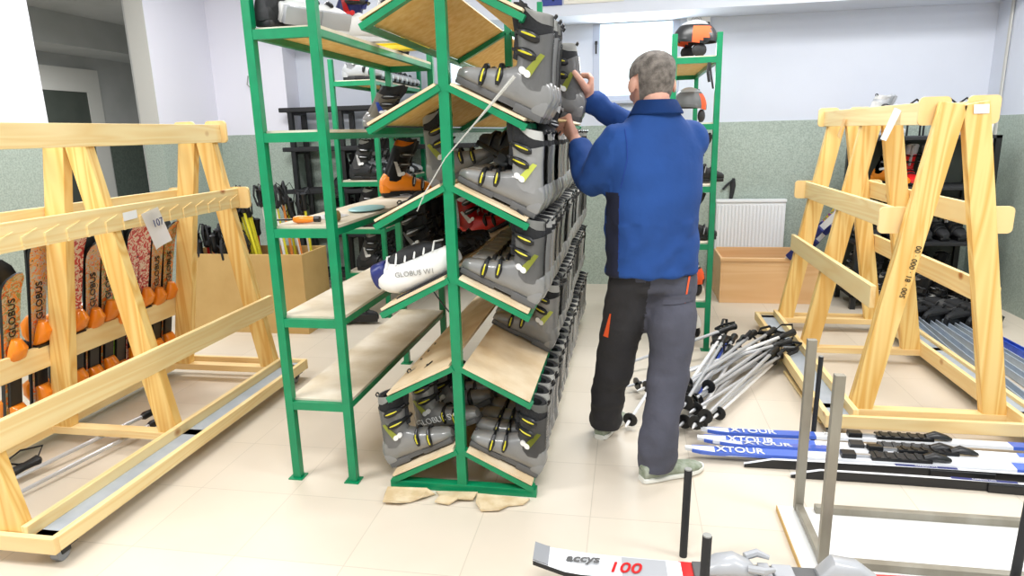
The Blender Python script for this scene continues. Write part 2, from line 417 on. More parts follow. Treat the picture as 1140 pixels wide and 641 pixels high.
# ------------------------------------------------------------------ pine ski racks
def ski_rack(label, cx, y0, y1, upper, lower, frames, tagged):
    t = thing('wooden_ski_rack', label, 'ski rack', (cx, y0, 0))
    L = y1 - y0
    yr0 = 0 if tagged else frames[0] + .051
    lx = lambda z: .315 - .265 * z / 1.5                # leg centre line
    for fy in frames:
        for s in (-1, 1):
            bm = B(); bar(bm, (s * lx(.09), fy, .09), (s * lx(1.545), fy + s * .0, 1.545), .05, .105, (1, 0, 0), .004)
            obj('leg', bm, M['pine_z'], t)
        bm = B(); box(bm, -.48, .48, fy - .03, fy + .03, .062, .1, .003); obj('cross_beam', bm, M['pine_x'], t)
    for s in (-1, 1):
        bm = B(); x = s * (lx(1.5) + .068); box(bm, x - .012, x + .012, yr0, L, 1.455, 1.555, .003); obj('top_rail', bm, M['pine_y'], t)
        for z, nm in ((upper, 'upper_rail'), (lower, 'lower_rail')):
            x = s * (lx(z) + .07); h = .055
            bm = B(); box(bm, x - .013, x + .013, yr0, L, z - h, z + h, .003)
            if z == upper and tagged:
                n = int(L / .105)
                for k in range(n):
                    y = .06 + k * .105
                    prism(bm, [(y, z - h), (y, z - .005), (y + .075, z + .02), (y + .075, z + .012), (y + .008, z - .012), (y + .008, z - h)], s * .006, (x + s * .013, 0, 0), V((0, 1, 0)), V((0, 0, 1)))
            obj(nm, bm, M['pine_y'], t)
        # base boards and tray
        for x in (s * .36, s * .485):
            bm = B(); box(bm, x - .013, x + .013, .0125, L - .0125, .06, .145 if abs(x) < .4 else .118, .003); obj('base_board', bm, M['pine_y'], t)
        bm = B(); box(bm, *sorted((s * .374, s * .471)), .013, L - .013, .088, .1); obj('tray', bm, M['galv'], t)
    for y in (-.012, L - .012):
        bm = B(); box(bm, -.498, .498, y, y + .024, .058, .120, .003); obj('end_beam', bm, M['pine_x'], t)
    # plywood end plates that stop the skis
    for y, sy in ((frames[0] + .034, 1), (frames[-1] + .034, 1)):
        for z, hw, hh in ((1.515, .165, .062), (upper, lx(upper) + .15, .062)):
            for s in (-1, 1):
                bm = B(); x0, x1 = sorted((s * (hw - .13), s * hw)); 
                rc = .022; cs = [(x0 + rc, z - hh + rc, PI), (x1 - rc, z - hh + rc, 1.5 * PI), (x1 - rc, z + hh - rc, 0), (x0 + rc, z + hh - rc, .5 * PI)]
                prism(bm, [(cx_ + rc * cos(a0 + q * PI / 8), cz_ + rc * sin(a0 + q * PI / 8)) for cx_, cz_, a0 in cs for q in range(5)], -.015, (0, y, 0), X3, Z3); obj('end_plate', bm, M['ply'], t)
    for x in (-.455, .455):
        for y in (.07, L - .07):
            bm = B(); box(bm, x - .03, x + .03, y - .03, y + .03, .048, .06); box(bm, x - .022, x + .022, y - .035, y + .005, .026, .05, .004)
            c = obj('caster', bm, M['black'], t)
            bm = B(); cyl(bm, (x - .016, y - .025, .027), (x + .016, y - .025, .027), .027, 16); obj('wheel', bm, M['tyre'], c, True)
    return t, lx
rackL, lxf = ski_rack('pine A-frame ski rack full of orange skis, paper sheet hanging on its upper rail', -2.47, 1.74, 3.62, 1.135, .475, (.04, .88, 1.80), True)
rackR, _ = ski_rack('empty pine A-frame ski rack with white paper tags hanging from its top', 1.44, 3.13, 4.98, 1.025, .65, (.16, 1.13, 1.80), False)

# paper on the racks
def sheet(name, label, pts, m, parent=None, cat='paper', wob=.01):
    bm = B(); n = 6
    a, b, c, d = [V(p) for p in pts]; nrm = (b - a).cross(d - a).normalized(); g = []
    for i in range(n + 1):
        row = []
        for j in range(n + 1):
            u, v = i / n, j / n
            p = a.lerp(b, u).lerp(d.lerp(c, u), v) + nrm * wob * sin(PI * u) * sin(2.2 * v); row.append(bm.verts.new(p))
        g.append(row)
    for i in range(n):
        for j in range(n): bm.faces.new((g[i][j], g[i + 1][j], g[i + 1][j + 1], g[i][j + 1]))
    if wob: bmesh.ops.solidify(bm, geom=bm.faces[:], thickness=.0008)
    o = obj(name, bm, m, parent, True)
    if not parent: tag(o, label, cat)
    return o
pl = sheet('paper_sheet', 'white paper sheet hung on the upper rail of the ski-filled rack', [(-2.256, 2.74, 1.14), (-2.256, 2.86, 1.161), (-2.235, 2.90, .99), (-2.235, 2.78, .963)], M['paper'])
text_mesh('handwriting', '107', .05, M['navy'], pl, axes_mtx((-2.231, 2.815, 1.09), (0, 1, .12), (-.1, -.1, 1)))
sheet('paper_label', 'small white sticker on the upper rail beside the hanging sheet', [(-2.262, 2.634, 1.158), (-2.262, 2.723, 1.163), (-2.262, 2.723, 1.125), (-2.262, 2.634, 1.12)], M['paper'], wob=.0, cat='sticker')
sheet('paper_tag', 'long white paper strip hanging from the top rail of the empty rack', [(1.318, 3.62, 1.545), (1.318, 3.72, 1.56), (1.24, 3.66, 1.39), (1.255, 3.62, 1.38)], M['paper'], cat='tag', wob=.004)
sheet('barcode_sticker', 'white printed sticker on top of the right near leg of the empty rack', [(1.468, 3.26, 1.537), (1.528, 3.26, 1.537), (1.532, 3.26, 1.498), (1.472, 3.26, 1.498)], M['paper'], wob=0, cat='sticker')
sheet('paper_ticket', 'narrow beige ticket hanging near the far end of the empty rack top', [(1.30, 4.45, 1.5), (1.30, 4.5, 1.5), (1.275, 4.5, 1.4), (1.275, 4.45, 1.38)], M['ply'], wob=.003, cat='tag')
sheet('paper_slip', 'small white slip hanging behind the right end plate of the empty rack', [(1.575, 3.36, 1.47), (1.605, 3.36, 1.47), (1.602, 3.36, 1.385), (1.572, 3.36, 1.39)], M['paper'], wob=.002, cat='tag')
text_mesh('handwritten_mark', '500 · 81 · 000 · 00', .034, M['black'], rackR, axes_mtx((1.295 - 1.44, 3.262 - 3.13, .79), (.20, 0, 1), (-1, 0, .2)))

# ------------------------------------------------------------------ skis
def ski_mesh(L, w, thick=.012, tip=.05, n=30, waist=.78, tail=.82, tipr=.75):
    """ski along +z, top sheet facing +x, tip curving to +x. faces: 0 top, 1 base/edge"""
    bm = B(); rows = []
    for i in range(n + 1):
        u = i / n; z = L * u
        hw = w / 2 * (waist + (tail - waist) * max(0, 1 - u / .45) ** 2 + (1 - waist) * max(0, (u - .4) / .5) ** 2 if u < .93 else 1)
        if u >= .93: hw = w / 2 * max(.3 if tipr < .9 else .8, math.sqrt(max(0, 1 - ((u - .93) / .07) ** 2 * .97)))
        if u < .02: hw *= .9
        x = tip * max(0, (u - .86) / .14) ** 2 + .006 * (1 - math.sin(PI * min(1, u / .86)))
        rows.append([bm.verts.new((x, -hw, z)), bm.verts.new((x, hw, z)), bm.verts.new((x + thick, hw * .96, z)), bm.verts.new((x + thick, -hw * .96, z))])
    for a, b in zip(rows, rows[1:]):
        for k, mi in ((0, 1), (1, 1), (2, 0), (3, 1)):
            f = bm.faces.new((a[k], a[(k + 1) % 4], b[(k + 1) % 4], b[k])); f.material_index = mi
    f = bm.faces.new(rows[0]); f.material_index = 1
    f = bm.faces.new(rows[-1]); f.material_index = 1
    return bm

def binding_parts(t, z0, w, m, x=.02):
    """toe and heel pieces on a ski whose top sheet is at x"""
    bm = B()
    loft(bm, [ring((x + .004, 0, z0 + .24), .012, w * .36, 10, V((1, 0, 0)), V((0, 1, 0)), 3), ring((x + .02, 0, z0 + .27), .025, w * .42, 10, V((1, 0, 0)), V((0, 1, 0)), 2.6),
              ring((x + .03, 0, z0 + .32), .032, w * .40, 10, V((1, 0, 0)), V((0, 1, 0)), 2.4), ring((x + .02, 0, z0 + .36), .018, w * .22, 10, V((1, 0, 0)), V((0, 1, 0)), 2)])
    toe = obj('toe_piece', bm, m, t, True)
    bm = B(); box(bm, x - .002, x + .03, -w * .4, w * .4, z0 + .19, z0 + .245, .006); obj('toe_jaw', bm, M['black'], toe)
    bm = B()
    loft(bm, [ring((x + .012, 0, z0 - .09), .012, w * .2, 10, V((1, 0, 0)), V((0, 1, 0)), 2), ring((x + .026, 0, z0 - .05), .03, w * .36, 10, V((1, 0, 0)), V((0, 1, 0)), 2.3),
              ring((x + .028, 0, z0), .03, w * .38, 10, V((1, 0, 0)), V((0, 1, 0)), 2.6), ring((x + .012, 0, z0 + .03), .016, w * .3, 10, V((1, 0, 0)), V((0, 1, 0)), 3)])
    heel = obj('heel_piece', bm, m, t, True)
    bm = B(); box(bm, x - .002, x + .014, -w * .3, w * .3, z0 + .02, z0 + .19, .003); obj('binding_track', bm, M['black'], t)

spec = [  # (Y, length, graphic, leaning, tall)
    (2.44, .86, 'g_orange', 'orange-edged'), (2.585, 1.02, 'g_tan', 'tall tan-patterned'), (2.70, .93, 'g_orange', 'orange-edged'),
    (2.80, 1.0, 'g_red', 'tall dark-red-patterned'), (2.91, .93, 'g_tan', 'tan-patterned'), (3.015, .99, 'g_orange', 'orange-sided'), (3.10, .80, 'g_green', 'bright green'),
    (3.20, .99, 'g_red', 'tall red-patterned'), (3.29, 1.0, 'g_red', 'tall red-patterned'), (3.395, .92, 'g_tan', 'tan-patterned'), (3.50, .95, 'g_orange', 'orange-edged')]
near_word = {'g_orange': 0}
for i, (y, L, g, w_) in enumerate(spec):
    wd = .105
    lean = math.atan2(.10, .5)
    for side in (0, 1):
        nm = 'front' if side == 0 else 'rear'
        lab = '%s ski, %s of the %s pair from the near end' % (w_, 'front' if side == 0 else 'back', ORD[i])
        t = thing('alpine_ski', lab, 'ski', group='skis standing in the left pine rack')
        obj('ski_body', ski_mesh(L + (.03 if side else 0), wd, tip=.045), [M[g], M['black']], t, True)
        z0 = .19 + (L - .9) * .3
        binding_parts(t, z0, wd, M['orange'], .016)
        if side == 0 and w_ != 'bright green' and g != 'g_red':
            text_mesh('ski_lettering', 'GLOBUS', .05, M['black'], t, axes_mtx((.0195 + .0, 0, z0 + .46), (0, 0, 1), (0, -1, 0)), .0012)
        R_ = Matrix.Rotation(lean, 4, 'Y') @ (Matrix.Rotation(PI, 4, 'Z') if side else Matrix.Identity(4))
        t.matrix_world = Matrix.Translation((-2.893 - (.0 if side == 0 else .022), y + (.03 if side else 0), .084)) @ R_

# ------------------------------------------------------------------ green shelf units
def post(bm, x, y, z0, z1, w=.035, foot=True):
    box(bm, x - w / 2, x + w / 2, y - w / 2, y + w / 2, z0, z1, .002)
    if foot: box(bm, x - .035, x + .03, y - .03, y + .03, 0, .005)
def green_shelf(label, x0, x1, y0, y1, levels, topz, bottom=None):
    t = thing('green_shelf_unit', label, 'shelf unit', ((x0 + x1) / 2, y0, 0))
    a, b, L = -(x1 - x0) / 2, (x1 - x0) / 2, y1 - y0
    w = .035
    for x in (a + w / 2, b - w / 2):
        for y in (w / 2, L - w / 2):
            bm = B(); post(bm, x, y, 0, topz, w); obj('post', bm, M['green'], t)
    for z in levels:
        bm = B()
        for y in (0, L - .025): box(bm, a + w, b - w, y + .002, y + .025, z - .036, z)
        for x in (a + .006, b - .03): box(bm, x, x + .024, w, L - w, z - .03, z - .004)
        s = obj('shelf_frame', bm, M['green'], t)
        bm = B(); box(bm, a + .008, b - .008, .026, L - .026, z - .003, z + .009)
        for f in bm.faces:
            f.material_index = 1 if f.normal.z < -.5 else 0
        obj('shelf_board', bm, [M['boardL'], M['osb']], s)
    return t
green_shelf('tall empty green steel shelf unit left of the boot rack', -1.447, -1.150, 2.435, 3.96, (.365, .735, 1.113, 1.49, 1.872), 2.35)
green_shelf('green steel shelf unit by the back wall, row of silver boots on top', -2.30, -1.93, 5.0, 6.2, (.37, .735, 1.115, 1.49, 1.885), 2.05)
green_shelf('green steel shelf unit beside the radiator, helmets on it', .245, .547, 4.385, 5.85, (.335, .727, 1.10, 1.49, 1.89), 2.03)

# ------------------------------------------------------------------ central boot rack
RX = -.672; TIP = .302; DROP = .15; RY0, RY1 = 2.42, 5.2
APEX = [2.005, 1.635, 1.272, .915, .552, .185]
ang = math.atan2(DROP, TIP)
def boot_rack():
    t = thing('green_boot_rack', 'green steel rack of sloping tiers packed with grey ski boots', 'rack', (RX, RY0, 0))
    L = RY1 - RY0
    for y in (.018, L / 2, L - .018):
        bm = B(); box(bm, -.02, .02, y - .018, y + .018, .03, 2.4, .002); obj('post', bm, M['green'], t)
        bm = B(); box(bm, -.315, .315, y - .02, y + .02, 0, .035, .002); obj('base_bar', bm, M['green'], t)
    for z in APEX:
        for s in (-1, 1):
            bm = B()
            for y in (.012, L / 2, L - .012):
                bar(bm, (s * .015, y, z), (s * TIP, y, z - DROP), .036 if True else 0, .024, (0, 0, 1))
            # long edge angle along the lower edge
            bar(bm, (s * (TIP - .012), 0.0, z - DROP + .003), (s * (TIP - .012), L, z - DROP + .003), .014, .026, (0, 0, 1))
            fr = obj('tier_frame', bm, M['green'], t)
            bm = B()
            n = V((s * sin(ang), 0, cos(ang))); d = V((s * cos(ang), 0, -sin(ang)))
            m = Matrix((d, V((0, 1, 0)), n)).transposed().to_4x4(); m.translation = V((0, 0, z)) + n * .018
            box(bm, .022, .322, -.01, L, 0, .01, 0, 0, m)
            bmesh.ops.recalc_face_normals(bm, faces=bm.faces)
            for f in bm.faces: f.material_index = 1 if f.normal.z < -.5 else 0
            obj('tier_board', bm, [M['board'], M['osb']], fr)
    return t
boot_rack()

# ------------------------------------------------------------------ ski boots
def cuff_sec(z):
    k = [(.10, .078, .072, .046), (.15, .078, .064, .046), (.20, .086, .062, .048), (.25, .097, .063, .051), (.285, .105, .064, .053)]
    if z <= k[0][0]: return k[0][1:]
    for a, b in zip(k, k[1:]):
        if z <= b[0]:
            u = (z - a[0]) / (b[0] - a[0]); return tuple(a[i] + (b[i] - a[i]) * u for i in (1, 2, 3))
    return k[-1][1:]
def on_cuff(x, z, off=.002):
    c, rx, ry = cuff_sec(z); q = max(0, 1 - abs((x - c) / rx) ** 2.4)
    return ry * q ** (1 / 2.4) + off
LOW = [(-.004, .028, .10), (.012, .036, .14), (.04, .042, .155), (.085, .044, .165), (.13, .044, .15), (.165, .045, .125), (.20, .047, .106), (.24, .048, .09), (.28, .043, .076), (.305, .034, .066), (.32, .02, .054)]
X3, Y3, Z3 = V((1, 0, 0)), V((0, 1, 0)), V((0, 0, 1))
def boot_bm(part, s=1):
    """s=+1 puts the buckles on local +y, -1 on local -y"""
    bm = B()
    if part == 'sole':
        box(bm, 0, .10, -.034, .034, .004, .034, .006); box(bm, .17, .315, -.034, .034, .006, .03, .006); box(bm, .09, .18, -.031, .031, .014, .034)
    elif part == 'shell':
        rings = []
        for x, hw, top in LOW:
            b0 = .024; c = (b0 + top) / 2
            rings.append(ring((x, 0, c), hw, (top - b0) / 2, 18, Y3, Z3, 2.7))
        loft(bm, rings)
        # moulded heel block
        box(bm, -.006, .045, -.037, .037, .024, .075, .012)
    elif part == 'cuff':
        rings = []
        for z in (.10, .125, .15, .175, .20, .225, .245, .262, .27):
            c, rx, ry = cuff_sec(z)
            rr = ring((c, 0, z), rx, ry, 24, X3, Y3, 2.4)
            for p in rr:                                   # raised spoiler at the back, dip at the sides
                u = (p.x - c) / rx
                if z > .22: p.z += (z - .22) / .05 * (.03 * max(0, -u) ** 1.5 - .012 * (1 - abs(u)) * (abs(p.y) / ry) - .012 * max(0, u))
                if z < .12: p.z += .02 * max(0, u) - .012 * (1 - abs(u))
            rings.append(rr)
        loft(bm, rings, cap=False, cap0=False)
        bmesh.ops.solidify(bm, geom=bm.faces[:], thickness=-.004)
    elif part == 'liner':
        rings = []
        for z, k in ((.22, .9), (.26, .94), (.285, .97), (.31, .97), (.328, .96), (.334, .88)):
            c, rx, ry = cuff_sec(min(z, .285)); c += (z - .285) * .25 if z > .285 else 0
            rr = ring((c, 0, z), rx * k, ry * k, 20, X3, Y3, 2.3)
            for p in rr:
                u = (p.x - c) / rx; p.z += .018 * max(0, -u) + (.024 * max(0, u) if z > .3 else 0)
            rings.append(rr)
        c0 = rings[-1]
        cen = sum(c0, V()) / len(c0)
        for k, dz in ((.74, -.012), (.68, -.06)): rings.append([cen + (p - cen) * k + V((0, 0, dz)) for p in c0])
        loft(bm, rings, cap0=False)
        # tongue rising at the shin
        tube(bm, [(.140, 0, .16), (.142, 0, .24), (.158, 0, .30), (.172, 0, .345)], [.02, .028, .034, .024], 10, squash=.5)
    elif part == 'band':
        n = 14; pts = []
        for zz in (.300, .334):
            c, rx, ry = cuff_sec(.285); c += (zz - .285) * .25; row = []
            for k in range(n + 1):
                t = math.radians(66 + (294 - 66) * k / n); ct, st = cos(t), sin(t); e = 2 / 2.3
                u = math.copysign(abs(ct) ** e, ct)
                row.append(bm.verts.new((c + rx * 1.0 * u, ry * 1.0 * math.copysign(abs(st) ** e, st), zz + .018 * max(0, -u) + (.0 if zz > .32 else .028 * max(0, .45 + u) ** 1.2))))
            pts.append(row)
        for k in range(n): bm.faces.new((pts[0][k], pts[0][k + 1], pts[1][k + 1], pts[1][k]))
        bmesh.ops.solidify(bm, geom=bm.faces[:], thickness=.003)
    elif part.startswith('buckle') or part.startswith('lever'):
        k = int(part[-1]); lever = part.startswith('lever')
        if k < 2:
            z = (.245, .19)[k]; x0, x1 = .075, .152
            pts = [(x0 + (x1 - x0) * i / 6, z - .006 * i / 6 + (.012 if k == 0 else .006)) for i in range(7)]
            path = [V((x, s * (on_cuff(x, zz, .006)), zz)) for x, zz in pts]
            if lever: tube(bm, [p + V((0, s * .0105, .002)) for p in path[1:6]], [.002, .0038, .0042, .0038, .002], 6)
            else:
                tube(bm, path, [.005, .010, .011, .011, .010, .008, .007], 8, squash=1.7)
                tube(bm, [path[-1], V((.165, s * .01, z)), V((.168, -s * .012, z)), V((.15, -s * .042, z))], .006, 6)
        else:
            x = (.182, .232)[k - 2]; hw, top = ((.0455, .118), (.0475, .094))[k - 2]
            path = [V((x - .006 + .012 * i / 5, s * (hw + .004 - .022 * max(0, (i - 2.5) / 2.5) ** 2), top - .062 + .066 * i / 5)) for i in range(6)]
            if lever: tube(bm, [p + V((0, s * .008, 0)) for p in path[1:5]], [.003, .0042, .0042, .003], 6)
            else:
                tube(bm, path, [.006, .010, .012, .012, .009, .008], 8, squash=.9)
                tube(bm, [path[-1], V((x + .006, 0, top + .008)), V((x + .004, -s * .03, top - .004)), V((x + .002, -s * hw, top - .03))], .006, 6)
    elif part == 'stripe':
        a = [(.102, .178), (.052, .178), (.088, .118), (.118, .118)]
        P = [(.048, .215), (.064, .215), (.112, .124), (.082, .124)]
        rows = []
        for i in range(9):
            u = i / 8; xl = P[0][0] + (P[3][0] - P[0][0]) * u; xr = P[1][0] + (P[2][0] - P[1][0]) * u; z = P[0][1] + (P[3][1] - P[0][1]) * u
            rows.append([bm.verts.new((xx, s * (max(on_cuff(xx, z), .0) + .003), z)) for xx in (xl, (xl + xr) / 2, xr)])
        for a_, b_ in zip(rows, rows[1:]):
            for j in (0, 1): bm.faces.new((a_[j], a_[j + 1], b_[j + 1], b_[j]))
        bmesh.ops.solidify(bm, geom=bm.faces[:], thickness=.0015)
    elif part == 'badge':
        for (x, z) in ((.094, .132), (.112, .136)):
            cyl(bm, (x, s * (on_cuff(x, z) - .002), z), (x, s * (on_cuff(x, z) + .0055), z), .0125, 14)
    elif part == 'pull_loop':
        tube(bm, [(.05, .012, .345), (.045, .012, .358), (.045, 0, .362), (.045, -.012, .358), (.05, -.012, .345)], .0035, 6)
    for v in bm.verts:
        if v.co.z > .1:
            v.co.x += .2 * (v.co.z - .1); v.co.z = .1 + (v.co.z - .1) * .88
    return bm
BP = ['sole', 'shell', 'cuff', 'liner', 'band', 'buckle0', 'buckle1', 'buckle2', 'buckle3', 'stripe', 'badge', 'pull_loop']
NAMES = {'band': 'liner_band', 'buckle0': 'buckle', 'buckle1': 'buckle', 'buckle2': 'buckle', 'buckle3': 'buckle'}
SCH = {'grey': dict(sole='sole', shell='shell', cuff='cuff', liner='liner', band='band', stripe='lime', badge='whitep', lever='lever'),
       'orange': dict(sole='black', shell='orange', cuff='black', liner='liner', band='orange', stripe='whitep', badge='whitep', lever='silverp'),
       'white': dict(sole='silverp', shell='whitep', cuff='whitep', liner='silverp', band='whitep', stripe='red', badge='red', lever='silverp'),
       'dark': dict(sole='black', shell='blackm', cuff='sole', liner='liner', band='band', stripe='whitep', badge='whitep', lever='silverp'),
       'mixed': dict(sole='black', shell='shell', cuff='rawsteel', liner='liner', band='black', stripe='bluep', badge='whitep', lever='galv'),
       'silver': dict(sole='black', shell='silverp', cuff='silverp', liner='liner', band='band', stripe='navy', badge='whitep', lever='silverp'),
       'red': dict(sole='black', shell='red', cuff='red', liner='silverp', band='whitep', stripe='whitep', badge='whitep', lever='silverp'),
       'blue': dict(sole='whitep', shell='whitep', cuff='navy', liner='navy', band='red', stripe='red', badge='red', lever='red'),
       'yellow': dict(sole='yellowp', shell='yellowp', cuff='whitep', liner='black', band='whitep', stripe='black', badge='black', lever='black')}
protos = {}
def make_boot(label, sch='grey', s=1, group=None):
    key = (sch, s); c = SCH[sch]
    if key in protos: return dup(protos[key], Matrix.Identity(4), label, group)
    t = thing('ski_boot', label, 'ski boot', group=group)
    for p in BP:
        mname = c.get(p) or ('black' if p.startswith('buckle') or p == 'pull_loop' else None)
        o = obj(NAMES.get(p, p), boot_bm(p, s), M[mname], t, True)
        if p.startswith('buckle'):
            obj('lever', boot_bm('lever' + p[-1], s), M[c['lever']], o, True)
    protos[key] = t
    return t
simple = {}
def simple_boot(label, sch='grey', s=1, group=None):
    """the far ones, too small to show their parts: one mesh"""
    key = (sch, s); c = SCH[sch]
    if key in simple:
        o = simple[key].copy(); C.objects.link(o); o['label'] = label
        if group: o['group'] = group
        return o
    bm = B(); mats = []
    for p in BP + ['lever0', 'lever1']:
        mname = c['lever'] if p.startswith('lever') else (c.get(p) or 'black')
        if M[mname] not in mats: mats.append(M[mname])
        b2 = boot_bm(p, s); k = mats.index(M[mname])
        for f in b2.faces: f.material_index = k
        bmesh.ops.recalc_face_normals(b2, faces=b2.faces)
        me = bpy.data.meshes.new('tmp'); b2.to_mesh(me); b2.free(); bm.from_mesh(me); bpy.data.meshes.remove(me)
    o = obj('ski_boot', bm, mats, None, True); tag(o, label, 'ski boot', group)
    simple[key] = o
    return o

def slope_mtx(side, y, tier, over=.0, lift=0.0, jit=0, dx=0):
    """boot on a tier: heel at the low outer edge, toe up towards the middle post"""
    z = APEX[tier]
    n = V((side * sin(ang), 0, cos(ang))); d = V((-side * cos(ang), 0, sin(ang)))
    yv = n.cross(d)
    m = Matrix((d, yv, n)).transposed().to_4x4()
    heel = V((RX, y, z)) + n * (.0285 + lift) - d * (.325 + over)
    m.translation = heel
    return m @ Matrix.Rotation(jit, 4, 'Z')

tiers = {1: ('topmost loaded', [2.49, 2.60, 2.71, 2.82]),
         2: ('second', [2.49 + .109 * k for k in range(24)]),
         3: ('third', [2.49 + .109 * k for k in range(24)]),
         4: ('fourth', [3.02 + .109 * k for k in range(19)]),
         5: ('bottom', [2.49 + .109 * k for k in range(24)])}
for ti, (w, ys) in tiers.items():
    for k, y in enumerate(ys):
        lab = 'grey ski boot, %s from the near end of the %s right-hand tier' % (ORD[k], w)
        g = 'grey ski boots on the right side of the green rack'
        f = make_boot if k < 6 else simple_boot
        b = f(lab, 'grey', 1, g)
        sc_, ov = {1: (1.12, .005), 2: (1.05, .005), 3: (1.04, .0), 4: (1.0, 0), 5: (1.0, .0)}[ti]
        b.matrix_world = slope_mtx(1, y, ti, (ov + .35 * (sc_ - 1)) + random.uniform(-.006, .008) - .325 * 0, -.003, random.uniform(-.035, .035)) @ Matrix.Diagonal((sc_, 1.0, sc_ if ti != 2 else .96, 1))
# boots far along the top tier, beyond the one being lifted
b = simple_boot('grey ski boot on the top loaded tier, standing behind the lifted one', 'grey', 1); b.matrix_world = slope_mtx(1, 3.55, 1, .03)
# the boot in the man's hands
b = make_boot('grey ski boot held between both hands of the man in blue', 'grey', 1); 
BOOTM = axes_mtx((-.218, 3.025, 1.499), (-cos(.25), .10, sin(.25)), (0, -1, 0)); b.matrix_world = BOOTM
# left-hand side of the rack
b = make_boot('grey ski boot on the left second tier behind the middle post', 'grey', -1); b.matrix_world = slope_mtx(-1, 2.92, 2, -.13)
b = make_boot('grey ski boot leaning at the near left of the bottom tier, toe to the post', 'grey', -1); b.matrix_world = slope_mtx(-1, 2.50, 5, .02)
lab_b = make_boot('grey ski boot with GLOBUS lettering behind the near left bottom boot', 'grey', -1); lab_b.matrix_world = slope_mtx(-1, 2.66, 5, -.10, .01, -.25)
text_mesh('boot_lettering', 'GLOBUS SW', .042, M['whitep'], lab_b, axes_mtx((.15, -.055, .085), (1, 0, -.1), (0, -.1, 1)), .001)
for k in range(3):
    b = simple_boot('grey ski boot, %s behind the lettered one on the bottom left tier' % ORD[k], 'grey', -1, 'grey ski boots on the bottom left tier'); b.matrix_world = slope_mtx(-1, 2.80 + .115 * k, 5, -.10)
b = make_boot('black ski boot on its side above the white snowboard boot', 'dark', -1); b.matrix_world = slope_mtx(-1, 2.80, 3, -.07, .03, -.4)
for k in range(3):
    b = simple_boot('black ski boot, %s in the dark row behind the white snowboard boot' % ORD[k], 'dark', -1, 'black ski boots on the left third tier'); b.matrix_world = slope_mtx(-1, 3.0 + .13 * k, 3, 0)
for k in range(3):
    b = simple_boot('red ski boot, %s of three on the left second tier behind the post' % ORD[k], 'red', -1, 'red ski boots behind the middle post'); b.matrix_world = slope_mtx(-1, 3.9 + .13 * k, 3, 0)
for k in range(4):
    b = simple_boot('black ski boot dumped on the second tier above the toes, %s from the near post' % ORD[k], 'dark', 1, 'black boots dumped on the second tier'); b.matrix_world = slope_mtx(1, 2.78 + .13 * k, 2, -.10, .10, 1.2 if k % 2 else -.5)
# boots standing on flat shelves : (label, scheme, side, location, heading)
def stand(label, sch, s, loc, head, full=True, roll_=0, pitch_=0, group=None):
    b = (make_boot if full else simple_boot)(label, sch, s, group)
    b.matrix_world = Matrix.Translation(loc) @ Matrix.Rotation(head, 4, 'Z') @ Matrix.Rotation(roll_, 4, 'X') @ Matrix.Rotation(pitch_, 4, 'Y')
    return b
stand('orange and black ski boot at the far end of the middle shelf', 'orange', -1, (-1.40, 3.62, 1.123), math.radians(35))
stand('dark grey ski boot with pale clips alone on the second shelf from top', 'mixed', -1, (-1.39, 3.42, 1.50), math.radians(12)).scale = (1, 1, .70)
stand('dark and white ski boot at the near corner of the top left shelf', 'dark', -1, (-1.385, 2.47, 1.882), math.radians(80))
stand('white ski boot toppled on the near end of the top left shelf', 'white', -1, (-1.30, 2.50, 1.925), math.radians(62), True, math.radians(-65))
stand('white and navy ski boot with red trim on the top left shelf', 'blue', -1, (-1.37, 3.05, 1.882), math.radians(5))
stand('yellow and white ski boot at the right edge of the top left shelf', 'yellow', -1, (-1.33, 3.42, 1.882), math.radians(-5))
stand('black ski boot lying on the floor beyond the empty shelves', 'dark', -1, (-2.27, 4.72, .05), math.radians(12), True, math.radians(-75))
# silver boots on the unit at the back wall
for k in range(9):
    stand('silver ski boot, %s along the top shelf by the back wall' % ORD[k], 'silver', -1, (-2.22, 5.12 + .115 * k, 1.894), 0, False, group='silver ski boots on the top shelf')
for k in range(8):
    stand('black and white ski boot, %s along the middle shelf by the back wall' % ORD[k], 'dark' if k % 2 == 0 else 'silver', -1, (-2.22, 5.1 + .125 * k, 1.124), 0, False, group='boots on the back unit middle shelf')
for k in range(9):
    stand('dark ski boot, %s along the second lowest shelf by the back wall' % ORD[k], 'dark', -1, (-2.22, 5.1 + .115 * k, .744), 0, False, group='boots on the back unit lower shelf')
for k in range(8):
    stand('dark ski boot, %s along the lowest shelf by the back wall' % ORD[k], 'dark', -1, (-2.22, 5.1 + .125 * k, .379), 0, False, group='boots on the back unit lowest shelf')

